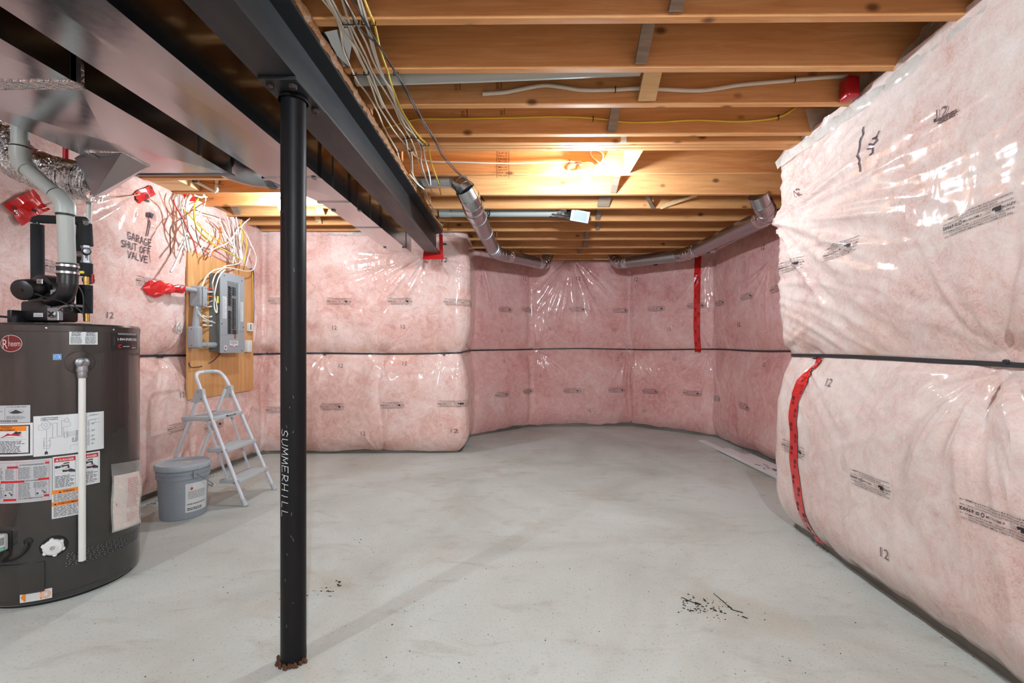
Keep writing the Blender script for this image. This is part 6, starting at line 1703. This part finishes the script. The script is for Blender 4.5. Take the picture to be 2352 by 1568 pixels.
# ================================================================== STEP LADDER
lad = empty('step_ladder', (-2.3, 3.45, 0), 'white folding step ladder with three grey treads by the panel board', 'ladder')
LY0, LY1 = 3.265, 3.645          # foot line of the two sides
def rail_pt(z, side):            # front rail leans to the wall
    t = z / .93; y = (LY0 + .035 * t) if side == 0 else (LY1 - .035 * t)
    return Vector((-1.99 - .385 * t, y, z))
# front rails and handle: one bent tube
pts = [rail_pt(.03, 0), rail_pt(.4, 0), rail_pt(.80, 0), rail_pt(.87, 0), rail_pt(.915, 0) + Vector((-.006, .012, 0)), rail_pt(.94, 0) + Vector((-.008, .045, 0)), rail_pt(.945, 0) + Vector((-.008, .10, 0))]
pts2 = [rail_pt(.03, 1), rail_pt(.4, 1), rail_pt(.80, 1), rail_pt(.87, 1), rail_pt(.915, 1) + Vector((-.006, -.012, 0)), rail_pt(.94, 1) + Vector((-.008, -.045, 0)), rail_pt(.945, 1) + Vector((-.008, -.10, 0))]
m = MB(); m.tube(smooth_path(pts[:3], 2)[:-1] + smooth_path(pts[2:], 5) + list(reversed(smooth_path(pts2[2:], 5))) + list(reversed(smooth_path(pts2[:3], 2)[:-1])), .0125, 14); m.build('front_frame', 'ladder_white', lad, smooth=60)
m = MB(); m.tube([pts[6], pts2[6]], .0145, 14); m.build('handle_grip', 'ladder_grey', lad)
def rear_pt(z, side):
    t = (.80 - z) / .80; h = rail_pt(.80, side)
    return Vector((h.x - .03 - .30 * t, h.y + (.018 if side == 0 else -.018), z))
for s_ in (0, 1):
    m = MB(); m.tube([rear_pt(.80, s_), rear_pt(.03, s_)], .011, 12); m.build('rear_leg', 'ladder_white', lad)
    m = MB(); a, b = rail_pt(.80, s_), rear_pt(.78, s_); cy = a.y
    m.prism([(a.x + .022, .755), (a.x + .010, .83), (a.x - .030, .83), (b.x - .030, .735), (b.x + .02, .735)], 'y', cy - .017, cy + .017); m.build('hinge', 'ladder_grey', lad, smooth=0)
    for k in (.76, .81):
        m = MB(); m.lathe([(.005, 0), (.004, .003)], (rail_pt(k, s_).x - .012, cy - .017, k), (0, -1, 0), n=10); m.build('rivet', 'dull_metal', lad)
    m = MB(); p0 = rail_pt(.0, s_); p1 = rail_pt(.05, s_); m.tube([p0 + Vector((.004, 0, .001)), p1], [.019, .0155], 14); m.build('foot', 'ladder_grey', lad)
    m = MB(); p0 = rear_pt(.001, s_); p1 = rear_pt(.05, s_); m.tube([p0, p1], [.016, .0135], 12); m.build('foot', 'ladder_grey', lad)
def tread(z, depth_back, depth_front, th, name):
    x = rail_pt(z, 0).x; ya2, yb2 = rail_pt(z, 0).y + .0, rail_pt(z, 1).y
    m = MB(); m.bbox((x - depth_back, ya2 - .004, z - th), (x + depth_front, yb2 + .004, z), .006, 2); o = m.build(name, 'ladder_grey', lad)
    m = MB()
    for k in range(6):
        xx = x - depth_back + .012 + k * (depth_back + depth_front - .03) / 5; m.box((xx, ya2 + .02, z - .001), (xx + .006, yb2 - .02, z + .0015))
    q = m.build('tread_ribs', 'ladder_grey', o, smooth=0); q['kind'] = 'stuff'
    for yy, sg in ((ya2 - .014, -1), (yb2 + .014, 1)):
        m2 = MB(); m2.lathe([(.006, 0), (.005, .003)], (x, yy, z - .02), (0, sg, 0), n=10); m2.build('rivet', 'dull_metal', lad)
    return o
plat = tread(.63, .215, .025, .03, 'platform'); tread(.405, .115, .035, .028, 'tread'); tread(.185, .115, .035, .028, 'tread')
xf = rail_pt(.63, 0).x + .0255; yc = (LY0 + LY1) / 2
p = Print(); p.text('Mastercraft', 0, -.022, .024, 'label_ink', align='c', width=.115, bold=.015)
p.build('brand_lettering', lambda x, y, l: np.stack([np.full_like(x, xf + .0004), yc + .02 + x, .63 + y + .002], axis=-1), plat)
p = Print(); xx = rail_pt(.63, 0).x
p.rect(-.12, -.10, .12, .085, 'label_white'); p.lines(-.11, -.09, .02, .07, 9, 'label_line', seed=4, word=.02); p.lines(.03, -.09, .11, .03, 6, 'label_blue', seed=5, word=.02); p.rect(.03, .04, .11, .07, 'label_red', 1)
p.build('platform_sticker', lambda x, y, l: np.stack([xx - .10 - y, yc + x, np.full_like(x, .6322) + l * .0004], axis=-1), plat)
for yy in (LY0 + .055, LY1 - .055):
    m = MB(); a, b = Vector((xx - .055, yy, .605)), Vector((rail_pt(.185, 0).x - .085, yy, .165)); d = (b - a).normalized(); nrm = d.cross(Vector((0, 1, 0))).normalized()
    m.hexa([a - nrm * .008 + Vector((0, -.002, 0)), a + nrm * .008 + Vector((0, -.002, 0)), a + nrm * .008 + Vector((0, .002, 0)), a - nrm * .008 + Vector((0, .002, 0)), b - nrm * .008 + Vector((0, -.002, 0)), b + nrm * .008 + Vector((0, -.002, 0)), b + nrm * .008 + Vector((0, .002, 0)), b - nrm * .008 + Vector((0, .002, 0))])
    m.build('folding_brace', 'ladder_white', lad, smooth=0)
    m = MB(); m.lathe([(.010, -.004), (.010, .004)], b, (0, 1, 0), n=12); m.lathe([(.010, -.004), (.010, .004)], a, (0, 1, 0), n=12); o = m.build('brace_pivot', 'ladder_grey', lad); o['kind'] = 'stuff'

# ================================================================== PAIL
bk = Vector((-2.31, 3.10, 0))
pail = empty('pail', bk, 'grey plastic pail with closed lid standing in front of the step ladder', 'pail')
m = MB(); m.lathe([(.126, 0), (.130, .004), (.143, .262), (.151, .264), (.151, .284), (.146, .286), (.146, .296), (.151, .298), (.152, .312), (.147, .314), (.148, .328)], bk, n=56); m.build('body', 'pail_grey', pail, smooth=30)
m = MB(); m.lathe([(.148, .322), (.156, .322), (.158, .328), (.158, .350), (.154, .357), (.146, .357), (.141, .350), (.136, .347), (.05, .346), (.0, .346)], bk, n=56); lid = m.build('lid', 'pail_lid', pail, smooth=30)
m = MB()
for k in range(12):
    a = k * 2 * PI / 12 + .1; m.box((.1575, -.0015, .322), (.1592, .0015, .343), M=Matrix.Translation(bk) @ Matrix.Rotation(a, 4, 'Z'))
o = m.build('lid_notch', 'pail_grey', lid, smooth=0); o['kind'] = 'stuff'
p = Print(); p.disc(0, 0, .035, .022, 'label_grey', 0, 12); p.disc(.01, .01, .014, .012, 'yellow_cap', 1, 9); p.disc(-.06, -.02, .02, .012, 'label_grey', 0, 9)
p.build('paint_spill', lambda x, y, l: np.stack([bk.x + x, bk.y + y + .03, np.full_like(x, .3468) + l * .0004], axis=-1), lid)
def pail_map(a0, z0):
    def f(x, y, l):
        r = .130 + .013 * (z0 + y) / .262 + .0009 + l * .0004; a = a0 + x / .137
        return np.stack([bk.x + r * np.cos(a), bk.y + r * np.sin(a), z0 + y], axis=-1)
    return f
vd = math.atan2(-bk.y, -bk.x)      # towards the eye
p = Print(); p.rect(-.075, -.105, .075, .085, 'label_white'); p.poly([(-.052, .05), (-.042, .062), (-.032, .05), (-.042, .038)], 'label_red', 1); p.lines(-.06, -.02, .06, .035, 8, 'label_line', seed=6, fill=.4); p.lines(-.065, -.06, .06, -.045, 1, 'label_line', seed=7); p.lines(-.065, -.095, .03, -.075, 2, 'label_ink', seed=8)
p.build('pail_label', pail_map(vd + .62, .150), pail)
p = Print(); R = random.Random(5)
for k in range(26):
    x, y = R.uniform(-.2, .2), R.uniform(-.13, .12); p.stroke([(x, y), (x + R.uniform(-.004, .01), y + R.uniform(-.012, .012))], R.uniform(.0012, .003), 'label_grey')
o = p.build('paint_splashes', pail_map(vd - .1, .14), pail); o['kind'] = 'stuff'
ah = vd + .42; e = Vector((math.cos(ah), math.sin(ah), 0))
m = MB(); m.bbox((-.012, .150, .268), (.012, .160, .318), .002, 1, M=Matrix.Translation(bk) @ Matrix.Rotation(ah - PI / 2, 4, 'Z')); m.build('handle_ear', 'pail_grey', pail)
hp = []
for k in range(15):
    t = k / 14; a = ah + t * PI; r = .162 + .010 * math.sin(t * PI); hp.append(bk + Vector((r * math.cos(a), r * math.sin(a), .30 - .145 * math.sin(t * PI))))
m = MB(); m.tube(smooth_path(hp, 3), .0022, 6); bh = m.build('wire_handle', 'dull_metal', pail)
m = MB(); m.tube([hp[5], hp[6], hp[7], hp[8], hp[9]], .007, 10); m.build('handle_grip', 'device_white', bh)

# ================================================================== TAPES
def tape(pts_px, seg, wd, label, dots=True, seed=1, eps=.006):
    R = random.Random(seed); JT = (.9, 1.08) if wd < .06 else (.965, 1.035); c = [hit(u, v, seg) for u, v in pts_px]
    c = [Vector((a, b, 0)) for a, b in c]; c = smooth_path(c, 6); p = Print(); s0_, z0_ = c[0].x, c[0].y
    L_, R_ = [], []
    for i, q in enumerate(c):
        d = (c[min(i + 1, len(c) - 1)] - c[max(i - 1, 0)]).normalized(); n_ = Vector((-d.y, d.x, 0)); w2 = wd / 2 * R.uniform(*JT)
        L_.append(q + n_ * w2); R_.append(q - n_ * wd / 2 * R.uniform(*JT))
    vv = []
    for a, b in zip(L_, R_):
        for k in range(4):
            q = a.lerp(b, k / 3); vv.append((q.x - s0_, q.y - z0_))
    n = len(L_); p.raw(vv, [(i * 4 + k, (i + 1) * 4 + k, (i + 1) * 4 + k + 1, i * 4 + k + 1) for i in range(n - 1) for k in range(3)], 'tape_red', 0)
    o = p.build('red_tape', on_wall(s0_, z0_, eps), None); tag(o, label, 'tape')
    if dots:
        tot = sum((c[i + 1] - c[i]).length for i in range(len(c) - 1)); acc = 0; nxt = .04; k = 0
        for i in range(len(c) - 1):
            l = (c[i + 1] - c[i]).length; acc += l
            if acc > nxt:
                nxt += .075; k += 1; q = c[i]; d = (c[i + 1] - c[i]).normalized(); n_ = Vector((-d.y, d.x, 0)); q = q + n_ * wd * (.25 if k % 2 else -.22)
                pr = Print(); pr.disc(0, 0, .013, .013, 'ink', 1, 14); pr.rect(-.010, -.036, .010, -.030, 'ink', 1); pr.rect(-.010, -.026, .006, -.021, 'ink', 1)
                pr.disc(0, 0, .009, .009, 'tape_red', 2, 12, .75)
                pr.build('tape_print', on_wall(q.x, q.y, eps + .0006), o)
    return o
tape([(1880, 824), (1873, 860), (1862, 900), (1857, 950), (1860, 1000), (1860, 1060), (1868, 1110), (1873, 1150), (1880, 1200), (1885, 1246)], 8, .085, 'long red tape running down the lower right wall corner', seed=2)
tape([(1607, 585), (1606, 640), (1606, 700), (1605, 760), (1604, 808)], 5, .085, 'vertical red tape on the bay wall below the round duct', seed=3)
tape([(-6, 496), (10, 487), (30, 474), (58, 458)], 0, .12, 'wide crumpled red tape at far left above the heater', seed=4, eps=.012)
tape([(288, 456), (310, 446), (330, 436)], 0, .07, 'small red tape on the left wall above the handwriting', seed=5, eps=.010)
tape([(140, 446), (165, 449), (190, 450)], 0, .05, 'narrow red tape half hidden behind the foil duct', False, 6)
tape([(405, 452), (428, 452)], 0, .07, 'red tape scrap under the joist above the panel cables', False, 7)
# tape wrapped around the conduit, tape round the beam end
q = at_x(402, 666, XP + .05)
m = MB(); R = random.Random(8); P_ = []
for i in range(9):
    t = i / 8; y = q.y - .20 + .28 * t; rr = (.024 + .022 * math.sin(PI * min(t * 1.3, 1)) if t < .77 else .026) * (0.25 if i == 0 else 1) + R.uniform(-.006, .006)
    for k in range(12):
        a = 2 * PI * k / 12; r2 = rr * R.uniform(.85, 1.15); P_.append((XP - .028 + .075 * t + r2 * math.cos(a) * (.25 + .7 * t), y + R.uniform(-.012, .012), a_up.z + .040 - .030 * (1 - t) + r2 * math.sin(a) * (1 + .4 * (1 - t))))
nn = 12; ff = [(i * nn + k, (i + 1) * nn + k, (i + 1) * nn + (k + 1) % nn, i * nn + (k + 1) % nn) for i in range(8) for k in range(nn)]
m.add(P_, ff); o = m.build('red_tape', 'tape_red', smooth=0); tag(o, 'red tape wrapped round the conduit end left of the board', 'tape')
ye = 4.60; xb_ = bx(ye)
m = MB(); z0_, z1_ = BB - .025, BB + .19
pl_ = [(xb_ - .11, z0_ - .03), (xb_ + .10, z0_ - .025), (xb_ + .09, z0_ + .03), (xb_ + .085, z1_), (xb_ + .05, z1_ + .02), (xb_ + .055, z0_ + .06), (xb_ + .03, z0_ + .035), (xb_ - .085, z0_ + .045), (xb_ - .10, z0_ + .06)]
m.prism(pl_, 'y', ye - .075, ye - .07); o = m.build('red_tape', 'tape_red', smooth=0); tag(o, 'red tape sealing the wall round the steel beam end', 'tape')
# torn purple scrap at the shut-off valve, dark staples and tabs on the film
p = Print(); p.poly([(-.03, .02), (.0, .03), (.03, .025), (.022, -.01), (.0, -.004), (-.02, -.012)], 'marker'); p.stroke([(-.01, -.01), (-.03, -.09), (-.045, -.15)], .010, 'marker')
s0, z0 = hit(325, 497, 0); o = p.build('film_tear', on_wall(s0, z0, .008), WALLS[0])
for (u, v, g) in ((1022, 565, 1), (1093, 598, 2), (1636, 584, 6), (1510, 609, 5), (313, 460, 0), (372, 819, 0)):
    s0, z0 = hit(u, v, g); p = Print(); p.rect(-.03, -.008, .03, .008, 'strap_black'); p.build('film_clip', on_wall(s0, z0, .008), WALLS[g])
for (u, v, g) in ((614, 811, 1), (745, 814, 1), (878, 812, 1), (1020, 815, 1), (1172, 803, 3), (1445, 801, 4), (1868, 822, 8), (2305, 830, 8)):
    s0, z0 = hit(u, v, g); c = Vector(wsurf(s0, z0, .012).tolist()); m = MB(); m.lathe([(.0, -.008), (.008, -.006), (.010, 0), (.008, .006), (.0, .008)], c, (0, 0, 1), n=8); m.build('strap_nail', 'strap_black', WALLS[g])

# ================================================================== FLAT CARTONS ON THE FLOOR
A_ = at_z(1600, 1013, 0); B_ = at_z(1796, 1109, 0)
fl = empty('flat_carton', (A_.x, A_.y, 0), 'long white flat-packed carton strips lying along the recess wall', 'carton')
dd = Vector((B_.x - A_.x, B_.y - A_.y, 0)).normalized(); nn_ = Vector((-dd.y, dd.x, 0))
if nn_.x < 0: nn_ = -nn_
A_ = Vector((A_.x, A_.y, 0)); LT = (B_ - A_).length + .75
for k, (t0, w0, z_, mt) in enumerate(((.0, .10, .002, 'card_white'), (.52, .155, .016, 'card_white'), (.84, .21, .030, 'card_white'))):
    m = MB(); a = A_ + dd * t0; b = A_ + dd * LT; p4 = [a + nn_ * (.03 if k == 0 else 0), b, b + nn_ * w0, a + nn_ * w0]
    m.hexa([q + Vector((0, 0, z_)) for q in p4] + [q + Vector((0, 0, z_ + .013)) for q in p4]); m.build('carton_strip', mt, fl, smooth=0)
p = Print(); R = random.Random(4)
for k in range(16):
    x = R.uniform(0, .9); y = R.uniform(.01, .16); p.stroke([(x, y), (x + R.uniform(.02, .10), y + R.uniform(-.03, .03))], R.uniform(.008, .03), 'card_grey', 1 + k % 2)
a = A_ + dd * 1.18
p.build('carton_print', lambda x, y, l: np.stack([a.x + dd.x * x + nn_.x * y, a.y + dd.y * x + nn_.y * y, np.full_like(x, .0435) + l * .0004], axis=-1), fl)
q = at_z(1795, 1113, 0); m = MB(); P_ = []
R = random.Random(3)
for i in range(10):
    for j in range(5):
        P_.append((q.x + .0 + j * .035, q.y - i * .04 + .02 * j, .004 + .016 * R.random()))
m.grid(P_, 10, 5); o = m.build('plastic_bag', 'bag_blue', smooth=0); tag(o, 'crumpled blue plastic bag poking out at the wall corner', 'bag')

# ---- lamps, and fill bulbs added behind the eye
def bulb(name, loc, mat, label):
    t = empty(name, loc, label, 'lamp')
    m = MB(); m.lathe([(.052, .10), (.052, .062), (.046, .058)], loc, n=8); m.build('junction_box', 'galvanized', t)
    m = MB(); m.lathe([(.058, .06), (.060, .05), (.050, .038), (.030, .030), (.022, .012)], loc, n=24); m.build('lamp_holder', 'ceramic_white', t)
    m = MB(); m.lathe([(.0, -.072), (.012, -.070), (.024, -.060), (.030, -.042), (.029, -.028), (.022, -.010), (.015, .004), (.013, .014)], loc, n=20); m.build('light_bulb', mat, t)
    return t
q = at_y(1347, 412, 3.13)
bulb('ceiling_lamp', (q.x, 3.13, q.z), 'bulb_main', 'bare glowing light bulb on round box under the joists')
bulb('ceiling_lamp', (-1.98, 3.74, HJ - .02), 'bulb_left', 'bare bulb hidden behind the supply duct near panel board')
bulb('ceiling_lamp', (.35, -.9, HJ - .02), 'fill_bulb_rear', 'added fill light shaped as a bulb behind the viewpoint')  # unseen bulb, added to brighten the room from behind the eye
bulb('ceiling_lamp', (-2.48, -.5, HJ - .02), 'fill_bulb_side', 'added fill light shaped as a bulb behind the viewpoint, water heater side')  # another unseen bulb, added to lift the left side
